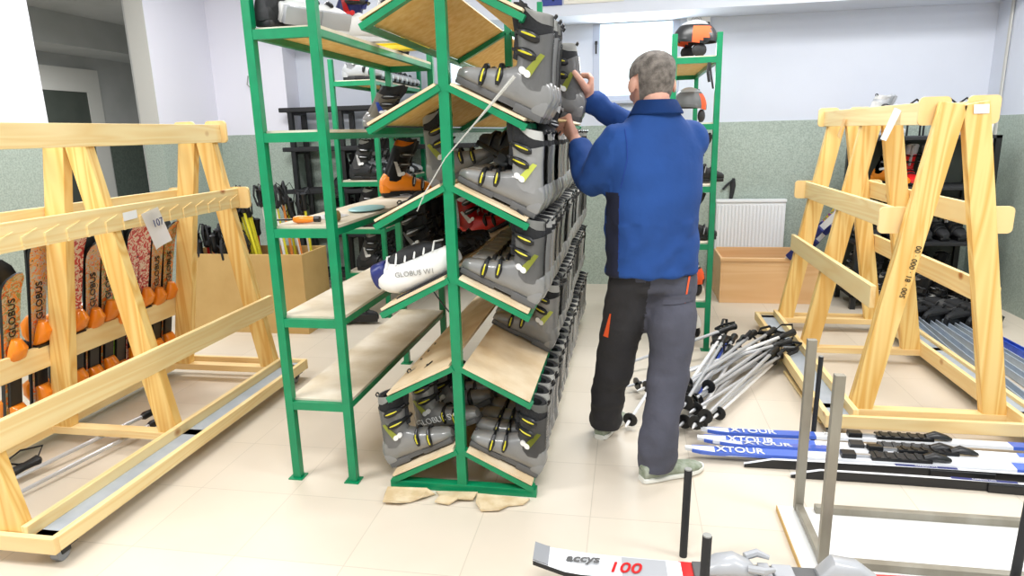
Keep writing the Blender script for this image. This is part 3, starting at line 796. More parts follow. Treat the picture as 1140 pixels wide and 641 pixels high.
# white snowboard boot with laces lying on the left third tier
def snowboard_boot():
    n = V((-sin(ang), 0, cos(ang))); d = V((cos(ang), 0, sin(ang)))
    m = Matrix((d, V((0, 1, 0)), n)).transposed().to_4x4(); m.translation = V((RX, 2.46, APEX[3])) + n * .03 - d * .31
    t = thing('snowboard_boot', 'white lace-up snowboard boot lying on the left third tier', 'snowboard boot')
    bm = B(); secs = []
    for x, hw, z0, z1 in ((.0, .045, .05, .14), (.02, .058, .03, .155), (.06, .062, .006, .15), (.12, .06, 0, .125), (.19, .058, 0, .115), (.26, .056, 0, .11), (.32, .05, .004, .10), (.35, .034, .02, .08)):
        secs.append(ring((x, .06, (z0 + z1) / 2), hw, (z1 - z0) / 2, 20, Y3, Z3, 2.5))
    loft(bm, secs); obj('boot_shell', bm, M['whitep'], t, True)
    bm = B(); secs = []
    for x, hw, z0, z1 in ((-.012, .046, .06, .145), (.002, .06, .07, .165), (.05, .0635, .10, .162), (.062, .05, .13, .155)):
        secs.append(ring((x, .06, (z0 + z1) / 2), hw, (z1 - z0) / 2, 20, Y3, Z3, 2.5))
    loft(bm, secs); obj('cuff_patch', bm, M['navy'], t, True)
    bm = B(); box(bm, .05, .33, -.002, .03, -.004, .004)
    loft(bm, [ring((.08, .06, .115), .03, .05, 14, Y3, Z3), ring((.16, .06, .135), .04, .035, 14, Y3, Z3), ring((.25, .06, .125), .036, .03, 14, Y3, Z3), ring((.31, .06, .105), .02, .012, 14, Y3, Z3)])
    obj('tongue', bm, M['blackm'], t, True)
    bm = B()
    for k in range(6):
        x = .07 + .042 * k; tube(bm, [(x, .003, .125 - .004 * k), (x + .012, .04, .165 - .006 * k), (x + .03, .09, .155 - .006 * k)], .004, 6)
    obj('bootlace', bm, M['whitep'], t, True)
    bm = B(); tube(bm, [(.2, .0, 0), (.21, -.01, -.06), (.225, -.012, -.14)], .003, 6); obj('loose_lace', bm, M['black'], t, True)
    text_mesh('boot_lettering', 'GLOBUS W1', .03, M['sign_grey'], t, axes_mtx((.17, -.0015, .06), (1, 0, -.35), (.35, 0, 1)), .001)
    t.matrix_world = m
snowboard_boot()

# ------------------------------------------------------------------ helmets and things on the right unit
def helmet(label, loc, head, colr, patch, big=1, group=None):
    t = thing('ski_helmet', label, 'helmet', loc, head, group)
    bm = B(); r = bmesh.ops.create_uvsphere(bm, u_segments=40, v_segments=26, radius=1)
    bmesh.ops.delete(bm, geom=[v for v in bm.verts if v.co.z < -.22], context='VERTS')
    for v in bm.verts:
        x, y, z = v.co; v.co = V((x * .135 * big, y * .105 * big, .03 + z * .125 * big + .02 * max(0, -x) * (z < .1)))
        if x > .3 and z < .0: v.co.z += .02
    bmesh.ops.solidify(bm, geom=bm.faces[:], thickness=.012)
    for f in bm.faces:
        c = f.calc_center_median() / big; wv = .02 * sin(40 * c.x)
        if c.z > .118 + .25 * (c.x - .02) * (c.x > .02): f.material_index = 2
        elif -.055 < c.x - .3 * (c.z - .07) < .05 and .03 + wv < c.z < .112 and abs(c.y) > .03: f.material_index = 1
    obj('helmet_shell', bm, [colr, patch, M['silverp']], t, True)
    for s in (-1, 1):
        bm = B(); ball(bm, (-.01, s * .085, -.022), .05, .022, .042, 12); obj('ear_pad', bm, M['blackm'], t, True)
    bm = B()
    for k in (-1, 0, 1): box(bm, .03, .075, k * .04 - .008, k * .04 + .008, .125, .15, .004)
    obj('vent', bm, M['black'], t)
    bm = B(); tube(bm, [(.01, .08, -.05), (.04, .05, -.062), (.05, 0, -.064), (.04, -.05, -.062), (.01, -.08, -.05)], .006, 6, squash=.4); obj('chin_strap', bm, M['black'], t)
    return t
helmet('black helmet with an orange patch on the highest shelf', (.40, 4.58, 1.965), math.radians(20), M['black'], M['orange2'], 1.1)
helmet('dark helmet with orange lining on the second shelf, beside the man', (.38, 4.62, 1.565), math.radians(70), M['sole'], M['orange2'], 1.05)
helmet('dark helmet with orange stripe on the lowest shelf', (.41, 4.60, .41), math.radians(60), M['blackm'], M['orange2'], 1.05)
helmet('white helmet standing on the floor under the right green unit', (.41, 4.68, .07), math.radians(100), M['whitep'], M['silverp'], 1.05)
stand('black ski boot on the third shelf of the right green unit', 'dark', -1, (.30, 4.55, 1.11), math.radians(10))
stand('black and silver ski boot on the fourth shelf of the right green unit', 'dark', -1, (.26, 4.52, .737), math.radians(0))
bm = B(); tube(bm, [(.47, 4.385, 1.855), (.465, 4.378, 1.80), (.475, 4.376, 1.74)], .009, 6, squash=.5); tube(bm, [(.475, 4.383, 1.855), (.485, 4.378, 1.78), (.50, 4.376, 1.70)], .006, 6, squash=.5)
tag(obj('helmet_strap', bm, M['black']), 'short black strap hanging below the highest helmet shelf', 'strap')
bm = B(); tube(bm, [(.41, 4.37, .33), (.40, 4.365, .2), (.425, 4.36, .1), (.40, 4.36, .04), (.38, 4.35, .01)], .006, 6)
tag(obj('cord', bm, M['black']), 'dark cord dangling from the lowest shelf to the floor', 'cord')
for k, (x, y, m_) in enumerate(((.33, 4.75, 'orange'), (.36, 4.77, 'pine_y'))):
    bm = B(); box(bm, x, x + .02, y, y + .012, .345, .70, .002); tag(obj('wooden_batten', bm, M['pine_z']), ['upright pine slat on the lowest shelf behind the orange helmet', 'second upright pine slat just right of the first on that shelf'][k], 'batten')

# ------------------------------------------------------------------ small things on the empty shelves
t = thing('screwdriver', 'orange-handled screwdriver at the near edge of the middle left shelf', 'tool', (-1.33, 2.53, 1.14))
bm = B(); tube(bm, [(-.04, 0, 0), (-.02, 0, 0), (.02, .0, 0), (.045, .01, 0)], [.012, .017, .015, .011], 10); obj('handle', bm, M['orange'], t, True)
bm = B(); tube(bm, [(-.12, -.015, 0), (-.04, 0, 0)], .004, 8); tube(bm, [(.045, .01, 0), (.07, .012, 0)], .013, 10); obj('shaft', bm, M['black'], t, True)
bm = B(); cyl(bm, (-1.235, 2.56, 1.146), (-1.205, 2.60, 1.146), .023, 16); tag(obj('tape_roll', bm, mat('brown_tape', (110, 92, 46), .4), None, True), 'small brown roll next to the orange screwdriver', 'tape roll')
bm = B(); ball(bm, (-1.24, 3.0, 1.132), .08, .13, .010, 18); tag(obj('oval_plate', bm, mat('teal_oval', (150, 200, 206), .4), None, True), 'flat pale teal oval piece on the middle left shelf', 'plastic piece')
sheet('paper_scrap', None, [(-1.40, 2.62, 1.125), (-1.26, 2.66, 1.125), (-1.24, 2.80, 1.125), (-1.38, 2.78, 1.125)], M['paper'], wob=.012)
tag(bpy.data.objects['paper_scrap'], 'crumpled white paper near the screwdriver on the middle shelf', 'paper')
sheet('paper_napkin', None, [(-1.38, 3.62, 1.125), (-1.20, 3.6, 1.125), (-1.19, 3.78, 1.125), (-1.38, 3.8, 1.125)], M['paper'], wob=.006)
tag(bpy.data.objects['paper_napkin'], 'flat white paper under the orange ski boot', 'paper')

# stretch film strand across the rack
bm = B(); tube(bm, [(-.40, 2.375, 1.66), (-.47, 2.37, 1.585), (-.56, 2.365, 1.49), (-.66, 2.36, 1.385), (-.75, 2.37, 1.255), (-.785, 2.38, 1.19)], [.016, .013, .007, .005, .006, .004], 8, squash=.45)
tag(obj('film_strand', bm, M['film'], None, True), 'twisted strand of clear stretch film slung across the middle post', 'plastic film')
bm = B(); random.seed(3)
for k in range(3): tube(bm, [(-.33 + .02 * k, 2.43, 1.49), (-.25 + .02 * k, 2.41 + .02 * k, 1.46), (-.235 + .014 * k, 2.42, 1.40)], [.012, .014, .004], 6, squash=.3)
# torn cardboard under the base
for k, (x, y, pts) in enumerate(((-.88, 2.33, [(-.11, .06), (.06, .07), (.10, .05), (.06, .0), (.02, -.02), (-.02, -.05), (-.09, -.05), (-.10, 0)]),
                                 (-.70, 2.35, [(-.08, .05), (.10, .05), (.09, .0), (.03, -.01), (.0, -.04), (-.06, -.04), (-.05, .0)]),
                                 (-.50, 2.33, [(-.10, .06), (.12, .06), (.10, .02), (.04, .0), (.01, -.04), (-.06, -.05), (-.09, -.01)]))):
    bm = B(); prism(bm, pts, .006, (x, y, .004), X3, Y3)
    for v in bm.verts: v.co.z += .012 * sin(40 * v.co.x) ** 2
    tag(obj('cardboard_scrap', bm, M['carton_torn']), ['torn cardboard scrap under the left end of the rack base', 'torn cardboard scrap under the middle of the rack base', 'torn cardboard scrap under the right end of the rack base'][k], 'cardboard', 'torn cardboard under the boot rack')

# ------------------------------------------------------------------ ski poles
def pole(label, grip, tip, shaft, group, strap=True, basket='black', k=1.0):
    """grip and tip are world points"""
    g, p = V(grip), V(tip); L = (p - g).length; m = frame_mtx(g, p)
    t = thing('ski_pole', label, 'ski pole', group=group)
    bm = B(); tube(bm, [(0, 0, .10), (0, 0, L * .55), (0, 0, L - .03), (0, 0, L)], [.0105, .0105, .008, .003], 8); obj('shaft', bm, shaft, t, True)
    bm = B(); tube(bm, [(0, 0, -.005), (0, 0, .005), (0, 0, .03), (0, 0, .07), (0, 0, .12), (0, 0, .135)], [q * k for q in (.014, .024, .020, .018, .021, .013)], 10); obj('grip', bm, M['black'], t, True)
    for rep_ in range(2 if k > 1 else int(strap)):
        a = random.uniform(0, 6.28); dx, dy = cos(a), sin(a); h = random.uniform(.02, .07)
        bm = B(); tube(bm, [(0, 0, .012), (dx * .05, dy * .05, -.02 - h * .4), (dx * .075, dy * .075, .04), (dx * .055, dy * .055, .12), (dx * .02, dy * .02, .08), (0, 0, .02)], .009, 6, squash=.45); obj('wrist_strap', bm, M['blackm'], t, True)
    if basket:
        bm = B(); cyl(bm, (0, 0, L - .075), (0, 0, L - .067), .037, 14)
        for k in range(14): pass
        bmesh.ops.delete(bm, geom=[v for v in bm.verts if False], context='VERTS') if False else None
        tube(bm, [(0, 0, L - .10), (0, 0, L - .05)], [.010, .008], 8); obj('basket', bm, M[basket], t, True)
    t.matrix_world = m
    return t
random.seed(11)
# upright in the cardboard box
boxt = thing('cardboard_box', 'big open cardboard box holding upright ski poles behind the racks', 'box', (-2.905, 4.49, 0))
for nm, a in (('front_panel', (-.505, .505, 0, .012, 0, .62)), ('back_panel', (-.505, .505, .40, .412, 0, .62)), ('side_panel', (-.505, -.493, .012, .40, 0, .62)), ('side_panel', (.493, .505, .012, .40, 0, .62)), ('bottom_panel', (-.493, .493, .012, .40, 0.002, .014))):
    bm = B(); box(bm, *a, .002); obj(nm, bm, M['carton'], boxt)
cols = ['pole_yellow', 'pole_orange', 'pole_white', 'pole_yellow', 'pole_white', 'pole_orange', 'pole_white']
cn = {'pole_yellow': 'yellow', 'pole_orange': 'orange', 'pole_white': 'white'}
k = 0
for i in range(22):
    xb = -2.86 + .018 * i + random.uniform(-.01, .01); lean = -.30 + .22 * (i / 21) + random.uniform(-.05, .05)
    h = .95 + .16 * min(1, i / 10) + random.uniform(-.03, .05) - (.1 if i > 17 else 0)
    c = cols[i % 7]
    if i < 9 and i % 2 == 0: c = 'pole_yellow'
    yb = 4.56 + .3 * random.random()
    pole('%s ski pole, %s from the left among the bright poles in the cardboard box' % (cn[c], ORD[i]), (xb + lean * .75, yb, h), (xb, yb + .02, .03), M[c], 'ski poles standing in the cardboard box', True, None, 1.2)
for i in range(20):
    xb = -3.34 + .022 * i; h = .72 + random.uniform(-.06, .13); yb = 4.54 + .3 * random.random()
    pole('dark-handled ski pole, %s from the left end of the cardboard box' % ORD[i], (xb + random.uniform(-.06, .05), yb, h), (xb, yb, .03), M['red' if i % 3 == 0 else 'sole'], 'dark ski poles at the left of the box', True, None, 1.35)
# heap on the floor
random.seed(5)
heap = []
for i in range(22):
    u = i / 21
    gx = .58 + .46 * random.random(); gy = 4.08 + .36 * random.random() - (gx - .6) * .15
    tx = .25 + .16 * random.random(); ty = 3.10 + .22 * random.random()
    d = V((tx - gx, ty - gy, 0)); d = d.normalized() * 1.2
    tx, ty = gx + d.x, gy + d.y
    z0 = .03 + .006 * i; heap.append(((gx, gy, z0 + .012 * (i % 3)), (tx, ty, z0)))
heap += [((1.04, 4.22, .20), (.06, 3.50, .05)), ((.34, 4.0, .2), (.0, 3.05, .04)), ((1.0, 4.12, .17), (.0, 3.58, .04)), ((.70, 4.32, .2), (-.1, 3.85, .04))]
hl = ['silver ski pole lying on top of the floor heap, grip over the rack tray', 'white ski pole reaching between the man\'s feet with round basket', 'silver ski pole stretching behind the man toward the boot rack', 'grey ski pole pointing left at the back of the floor heap']
for i, (g, p) in enumerate(heap):
    lab = hl[i - 22] if i >= 22 else 'silver ski pole, %s from the bottom of the heap on the floor' % ORD[i]
    c = 'pole_white' if i == 23 or i % 5 == 2 else ('bluep' if i == 9 else 'pole_silver')
    if i == 9: lab = 'blue ski pole in the heap of silver poles on the floor'
    elif i % 5 == 2 and i < 22: lab = lab.replace('silver', 'white')
    pole(lab, g, p, M[c], 'ski poles heaped on the floor')
bm = B(); bar(bm, (.95, 4.0, .012), (.97, 3.28, .012), .016, .012); tag(obj('wooden_stick', bm, M['pine_y']), 'thin wooden stick on the floor beside the rack tray', 'stick')
# under the left rack
for i, (g, p) in enumerate((((-2.47, 2.95, .07), (-2.72, 2.02, .02)), ((-2.40, 2.90, .045), (-2.58, 1.95, .02)), ((-2.66, 2.35, .06), (-2.78, 1.9, .02)))):
    pole(['silver ski pole lying under the left rack, furthest from the tray', 'silver ski pole lying under the left rack, next to the tray', 'short silver ski pole end under the near left of the rack'][i], g, p, M['pole_silver'], 'ski poles under the left rack')

# ------------------------------------------------------------------ cross-country skis on the floor
def xc_ski(label, x, y, z, rot, L=1.95, roll_=0, side=1):
    t = thing('cross_country_ski', label, 'ski', group='cross-country skis on the floor')
    # build along +x, top facing +z
    def seg(x0, x1, nm, m_, dz=0):
        bm = B(); n = 12; rows = []
        for i in range(n + 1):
            xx = x0 + (x1 - x0) * i / n; u = xx / L
            hw = .028 if u > .03 else .028 * math.sqrt(max(.15, u / .03))
            zz = .012 * max(0, (.10 - u) / .10) ** 2 + .012 * sin(PI * u)
            rows.append([bm.verts.new((xx, -hw, zz)), bm.verts.new((xx, hw, zz)), bm.verts.new((xx, hw * .9, zz + .014 + dz)), bm.verts.new((xx, -hw * .9, zz + .014 + dz))])
        for a, b in zip(rows, rows[1:]):
            for k in range(4): f = bm.faces.new((a[k], a[(k + 1) % 4], b[(k + 1) % 4], b[k])); f.material_index = 0 if k == 2 or k == 1 or k == 3 else 1
        bm.faces.new(rows[0]); bm.faces.new(rows[-1])
        return obj(nm, bm, [M[m_], M['black']], t)
    seg(0, L, 'ski_body', 'xc_white')
    for a, b in ((.03, .52), (1.34, 1.93)): seg(a * L / 1.95, b * L / 1.95, 'colour_field', 'xc_blue', .0012)
    zt = lambda xx: .012 * max(0, (.10 - xx / L) / .10) ** 2 + .012 * sin(PI * xx / L) + .0158
    text_mesh('ski_lettering', 'XTOUR', .06, M['xc_white'], t, axes_mtx((.24, -.002, zt(.24) + .003), (1, 0, 0), (0, 1, 0)), .0008, .0, .001)
    text_mesh('ski_lettering', 'NORD', .05, M['xc_white'], t, axes_mtx((1.62, 0, zt(1.62) + .002), (1, 0, 0), (0, 1, 0)), .0008)
    bm = B(); cyl(bm, (1.44, 0, zt(1.44)), (1.44, 0, zt(1.44) + .0012), .014, 14); obj('round_mark', bm, M['red'], t)
    bm = B(); box(bm, .56, .58, -.02, .02, zt(.57) - .001, zt(.57) + .0015); box(bm, .545, .6, -.004, .004, zt(.57) - .001, zt(.57) + .0015); obj('cross_mark', bm, M['xc_white'], t)
    zb = zt(.9)
    bm = B(); box(bm, .66, .72, -.02, .02, zb - .004, zb + .02, .004); box(bm, .78, 1.02, -.026, .026, zb - .004, zb + .014, .004)
    for k in range(5): box(bm, .80 + .04 * k, .815 + .04 * k, -.024, .024, zb + .012, zb + .018)
    bnd = obj('binding', bm, M['black'], t)
    bm = B(); box(bm, .70, .80, -.006, .006, zb, zb + .012); obj('binding_bar', bm, M['alu'], bnd)
    bm = B(); loft(bm, [ring((.99, 0, zb + .012), .018, .012, 10, Y3, Z3), ring((1.03, 0, zb + .022), .024, .018, 10, Y3, Z3), ring((1.08, 0, zb + .012), .02, .012, 10, Y3, Z3), ring((1.10, 0, zb + .006), .008, .006, 10, Y3, Z3)]); obj('toe_clip', bm, M['black'], bnd, True)
    t.matrix_world = Matrix.Translation((x, y, z)) @ Matrix.Rotation(rot, 4, 'Z') @ Matrix.Rotation(roll_, 4, 'X')
    return t
xc_ski('blue and white cross-country ski nearest the pine rack beam', .36, 3.055, .03, math.radians(-.5))
xc_ski('blue and white cross-country ski, second from the pine rack beam', .335, 2.965, .03, math.radians(-1.5), 1.95, math.radians(12))
xc_ski('blue and white cross-country ski, third from the pine rack beam', .40, 2.915, .035, math.radians(-1.2), 1.95, math.radians(-8))
xc_ski('blue and white cross-country ski furthest from the pine rack beam', .27, 2.85, .03, math.radians(-.6), 1.95, math.radians(6))
def edge_ski(label, x, y, rot, txt):
    t = thing('cross_country_ski', label, 'ski', group='cross-country skis lying on edge')
    L = 1.9
    bm = B(); n = 16; rows = []
    for i in range(n + 1):
        u = i / n; xx = L * u; bow = .03 * sin(PI * u); h = .022 * (1 if u > .05 else .4 + .6 * u / .05)
        rows.append([bm.verts.new((xx, bow - .008, .003)), bm.verts.new((xx, bow + .008, .003)), bm.verts.new((xx, bow + .008, 2 * h)), bm.verts.new((xx, bow - .008, 2 * h))])
    for a, b in zip(rows, rows[1:]):
        for k in range(4): f = bm.faces.new((a[k], a[(k + 1) % 4], b[(k + 1) % 4], b[k])); f.material_index = 1 if k == 3 else 0
    bm.faces.new(rows[0]); bm.faces.new(rows[-1]); obj('ski_body', bm, [M['xc_white'], M['black']], t)
    bm = B(); box(bm, .75, 1.0, .012, .06, .0, .04, .006); obj('binding', bm, M['black'], t)
    bm = B(); box(bm, .62, .86, .0245, .0395, .0435, .0455); obj('name_strip', bm, M['navy'], t)
    text_mesh('ski_lettering', txt, .014, M['xc_white'], t, axes_mtx((.74, .032, .0462), (1, 0, 0), (0, 1, 0)), .0004)
    t.matrix_world = Matrix.Translation((x, y, 0)) @ Matrix.Rotation(rot, 4, 'Z')
edge_ski('white-edged black ski lying on edge in front of the blue ones', .52, 2.79, math.radians(-1.5), 'CARBON LITE')
edge_ski('lowest black ski lying on edge, nearest the white board', .70, 2.72, math.radians(-3), 'CARBON LITE')

# ------------------------------------------------------------------ steel frame, white board, rods, near ski
t = thing('steel_frame', 'bare steel frame of square tubes standing on a white board', 'frame', (.66, 2.09, 0))
for y, zt_ in ((0.33, .715), (.0, .705)):
    bm = B(); box(bm, -.016, .016, y - .013, y + .013, .032, zt_, .002); obj('upright', bm, M['rawsteel'], t)
bm = B(); box(bm, -.013, .013, .013, .317, .034, .06, .002); obj('short_bar', bm, M['rawsteel'], t)
for y in (.33, .0):
    bm = B(); box(bm, .016 if y == 0 else .06, 1.35, y - .014, y + .014, .0245, .052, .002); obj('long_bar', bm, M['rawsteel'], t)
bm = B(); box(bm, -.07, 1.4, -.06, .36, 0, .024, .002); o = obj('white_board', bm, M['whitep']); o.location = (.66, 2.09, 0); tag(o, 'white laminate board lying flat under the steel frame', 'board')
bm = B(); box(bm, -.073, -.07, -.06, .36, .001, .023); obj('board_edge', bm, M['carton'], o)
def rod(label, x, y, z0, z1, r=.0135):
    tt = thing('rack_rod', label, 'rod', (x, y, z0), group='black rods standing upright')
    bm = B(); tube(bm, [(0, 0, 0), (.006, 0, z1 - z0)], r, 14); obj('rod_sleeve', bm, M['blackm'], tt, True)
    bm = B(); cyl(bm, (.006, 0, z1 - z0), (.0061, 0, z1 - z0 + .004), r * .9, 14); obj('rod_cap', bm, M['sign_grey'], tt, True)
rod('black upright rod behind the near red and white ski', .208, 2.11, 0, .335)
rod('short black rod in front of the near ski binding', .225, 1.70, 0, .355)
rod('black rod rising at the right edge of the white board', 1.187, 2.0, 0, .385)
rod('black rod between the steel uprights and the pine rack', .885, 3.10, 0, .42, .011)

def near_ski():
    t = thing('alpine_ski', 'white ski with grey tip, red numbers and grey binding in the near foreground', 'ski')
    L = 1.5
    body = ski_mesh(L, .118, .014, .035, 30, .72, .8, .95)
    obj('ski_body', body, [M['xc_white'], M['black']], t, True)
    def patch(nm, z0, z1, m_, k=1.0, dx=.0016):
        bm = B(); n = 8; rows = []
        for i in range(n + 1):
            z = z0 + (z1 - z0) * i / n; u = z / L
            hw = .0575 * (.72 + .28 * max(0, (u - .4) / .5) ** 2 if u < .9 else max(.8, math.sqrt(max(0, 1 - (max(0, u - .93) / .07) ** 2 * .97)))) * k
            x = .04 * max(0, (u - .86) / .14) ** 2 + .006 * (1 - math.sin(PI * min(1, u / .86))) + .014
            rows.append([bm.verts.new((x + dx, -hw, z)), bm.verts.new((x + dx, hw, z)), bm.verts.new((x - .001, hw, z)), bm.verts.new((x - .001, -hw, z))])
        for a, b in zip(rows, rows[1:]):
            for q in range(4): bm.faces.new((a[q], a[(q + 1) % 4], b[(q + 1) % 4], b[q]))
        bm.faces.new(rows[0]); bm.faces.new(rows[-1]); return obj(nm, bm, M[m_], t, True)
    patch('tip_guard', L * .968, L, 'tyre', 1.0)
    patch('red_field', .25, 1.04, 'red', .96)
    patch('grey_field', 1.08, 1.22, 'silverp', .9)
    zx = lambda z: .04 * max(0, (z / L - .86) / .14) ** 2 + .006 * (1 - math.sin(PI * min(1, z / L / .86))) + .0165
    text_mesh('ski_lettering', 'accys', .05, M['sole'], t, axes_mtx((zx(1.36) + .004, .012, 1.345), (0, 0, -1), (0, 1, 0)), .0006, .2, .0015)
    text_mesh('ski_number', '100', .07, M['red'], t, axes_mtx((zx(1.225) + .002, -.012, 1.215), (0, 0, -1), (0, 1, 0)), .0006, .25, .001)
    bm = B(); box(bm, zx(1.05), zx(1.05) + .003, -.035, .035, 1.035, 1.06); obj('ski_sticker', bm, M['paper'], t)
    # binding : plate, toe with jaws, heel
    bm = B(); box(bm, .012, .028, -.038, .038, .55, 1.0, .004); pl_ = obj('binding_plate', bm, M['sole'], t)
    bm = B()
    loft(bm, [ring((.03, 0, .97), .012, .032, 12, X3, Y3, 2.6), ring((.045, 0, .93), .03, .042, 12, X3, Y3, 2.4), ring((.05, 0, .88), .035, .044, 12, X3, Y3, 2.4), ring((.04, 0, .83), .022, .036, 12, X3, Y3, 2.4), ring((.03, 0, .81), .012, .02, 12, X3, Y3, 2.4)])
    for s in (-1, 1): tube(bm, [(.06, s * .03, .84), (.065, s * .045, .80), (.06, s * .03, .765)], [.012, .013, .007], 8)
    obj('toe_piece', bm, M['silverp'], t, True)
    bm = B(); box(bm, .026, .04, -.03, .03, .70, .76, .004); box(bm, .026, .036, -.04, .04, .765, .80, .004); obj('brake_pad', bm, M['silverp'], t)
    bm = B(); loft(bm, [ring((.03, 0, .63), .012, .03, 12, X3, Y3, 2.6), ring((.055, 0, .59), .04, .038, 12, X3, Y3, 2.4), ring((.05, 0, .52), .035, .036, 12, X3, Y3, 2.4), ring((.03, 0, .46), .01, .02, 12, X3, Y3, 2.4)]); obj('heel_piece', bm, M['silverp'], t, True)
    # lying flat, tip to the left (-x)
    m = axes_mtx((1.215, 1.915, .098), (0, 0, 1), (-.045, 1, 0))    # local x -> up, local y -> +Y, local z -> x cross y = -X
    t.matrix_world = Matrix.Translation((0, 0, 0)) @ m
    return t
near_ski()
for k, x in enumerate((-.02, .78)):
    bm = B(); box(bm, x, x + .035, 1.84, 1.93, 0, .095, .004)
    tag(obj('floor_batten', bm, M['rawsteel']), ['low steel batten under the white part of the near ski', 'low steel batten under the red part of the near ski'][k], 'batten')

# ------------------------------------------------------------------ right corner : dark shelf, boots, profiles, crate, radiator
def dark_shelf(label, x0, x1, y0, y1, levels, nm='black_shelf_unit', back=True):
    t = thing(nm, label, 'shelf unit', ((x0 + x1) / 2, y0, 0)); a, b, L = -(x1 - x0) / 2, (x1 - x0) / 2, y1 - y0
    for x in (a + .02, b - .02):
        for y in (.02, L - .02):
            bm = B(); box(bm, x - .02, x + .02, y - .02, y + .02, 0, levels[-1]); obj('post', bm, M['black'], t)
    for z in levels:
        bm = B(); box(bm, a, b, 0, L, z - .025, z, .003); obj('shelf', bm, M['blackm'], t)
    if back:
        bm = B(); box(bm, a + .04, b - .04, L - .012, L - .004, .1, levels[-1] - .03); obj('back_panel', bm, M['door_dark'], t)
    return t
dark_shelf('black shelf unit in the right back corner, red boots on it', 1.78, 2.72, 5.55, 6.0, (.12, .55, .98, 1.36))
for i, (lab, sch, loc, hd) in enumerate((('red ski boot behind the right pine rack, leftmost of the two', 'red', (2.21, 5.95, .98), -95), ('red ski boot behind the right pine rack, rightmost of the two', 'red', (2.36, 5.95, .98), -100),
                            ('orange and black ski boot beside the red pair', 'orange', (1.98, 5.9, .98), -60), ('black ski boot at the left of the dark corner shelf', 'dark', (1.84, 5.92, .55), -80))):
    stand(lab, sch, -1, loc, math.radians(hd))
for k in range(6):
    stand('black ski boot, %s from the left on the middle dark corner shelf' % ORD[k], 'dark', -1, (1.95 + .125 * k, 5.93, .55), math.radians(-90), False, group='black boots on the dark corner shelf')
for k in range(6):
    stand('black ski boot, %s in the floor row by the dark corner shelf' % ORD[k], 'dark', -1, (1.98 + .115 * k, 5.62 - .04 * k, 0), math.radians(-80), False, group='black boots on the floor in the right corner')
for k in range(5):
    stand('dark ski boot, %s on the lowest dark corner shelf' % ORD[k], 'dark', -1, (1.87 + .16 * k, 5.93, .12), math.radians(-90), False, group='boots on the lowest dark corner shelf')
for k in range(4):
    stand('dark grey ski boot toppled on the floor by the right wall, %s from the shelf' % ORD[k], 'dark', -1, (2.33 + .12 * k, 5.30 - .06 * k, .05), math.radians(-150), False, math.radians(75), group='toppled boots in the right corner')
stand('white ski boot on top of the dark corner shelf', 'white', -1, (1.80, 5.72, 1.36), math.radians(20))
stand('white ski boot behind the other on the corner shelf top', 'white', -1, (1.84, 5.88, 1.36), math.radians(-5))
for k in range(4):
    x = 2.10 + .115 * k; bm = B()
    tube(bm, [(x, 5.65, 1.365), (x, 5.65, 1.60), (x + .045, 5.65, 1.635), (x + .09, 5.65, 1.60), (x + .09, 5.65, 1.365)], .008, 6)
    tube(bm, [(x, 5.65, 1.52), (x + .045, 5.62, 1.545), (x + .09, 5.65, 1.52)], .004, 6)
    tag(obj('wire_hoop', bm, M['black'], None, True), 'black wire hoop on the dark corner shelf, %s from the white boots' % ORD[k], 'wire hoop', 'wire hoops on the corner shelf')
# long metal profiles on the floor by the right wall
prof = [(2.10, 5.2, 1.93, 3.5, 'galv', .05), (2.18, 5.2, 2.06, 3.5, 'galv', .06), (2.27, 5.15, 2.22, 3.5, 'galv', .06), (2.36, 5.1, 2.36, 3.5, 'galv', .05), (2.46, 5.05, 2.52, 3.5, 'bluep', .05)]
pn = ['grey metal profile on the floor closest to the right pine rack', 'grey metal profile on the floor, second from the right pine rack', 'grey metal profile on the floor, third from the right pine rack', 'narrow grey metal profile beside the blue one', 'blue metal profile on the floor along the right wall']
for i, (xa, ya, xb, yb, m_, w) in enumerate(prof):
    bm = B(); m = frame_mtx((xa, ya, .004), (xb, yb, .004), (0, 0, 1)); L = (V((xb, yb, 0)) - V((xa, ya, 0))).length
    box(bm, -w / 2, w / 2, 0, .008, 0, L, 0, 0, m); box(bm, -w / 2, -w / 2 + .008, .008, .045, 0, L, 0, 0, m); box(bm, w / 2 - .008, w / 2, .008, .045, 0, L, 0, 0, m)
    tag(obj('metal_profile', bm, M[m_]), pn[i], 'metal profile', 'metal profiles on the floor')
# open crate
t = thing('wooden_crate', 'open beech laminate crate on the floor before the radiator', 'crate', (1.19, 5.70, 0))
for nm, a in (('front_panel', (-.395, .395, 0, .018, .0, .365)), ('back_panel', (-.395, .395, .48, .498, 0, .40)), ('side_panel', (-.413, -.395, 0, .498, 0, .385)), ('side_panel', (.395, .413, 0, .498, 0, .385)), ('bottom_panel', (-.395, .395, .018, .48, .01, .025)), ('top_trim', (-.42, .42, -.012, .03, .365, .39))):
    bm = B(); box(bm, *a, .002); obj(nm, bm, M['crate'], t)
# radiator
t = thing('radiator', 'white ribbed panel radiator on the back wall behind the crate', 'radiator', (1.09, 6.25, 0))
bm = B(); box(bm, -.30, .30, 0, .06, .20, .80, .006)
for k in range(19): box(bm, -.287 + .0307 * k, -.272 + .0307 * k, -.01, .0, .23, .775, .003)
obj('radiator_panel', bm, M['radiator'], t)
bm = B(); box(bm, -.305, .305, -.012, .07, .80, .825, .004); obj('top_grille', bm, M['radiator'], t)
bm = B()
for x in (-.2, .2): box(bm, x - .015, x + .015, .06, .1, .3, .7)
obj('wall_bracket', bm, M['sign_grey'], t)
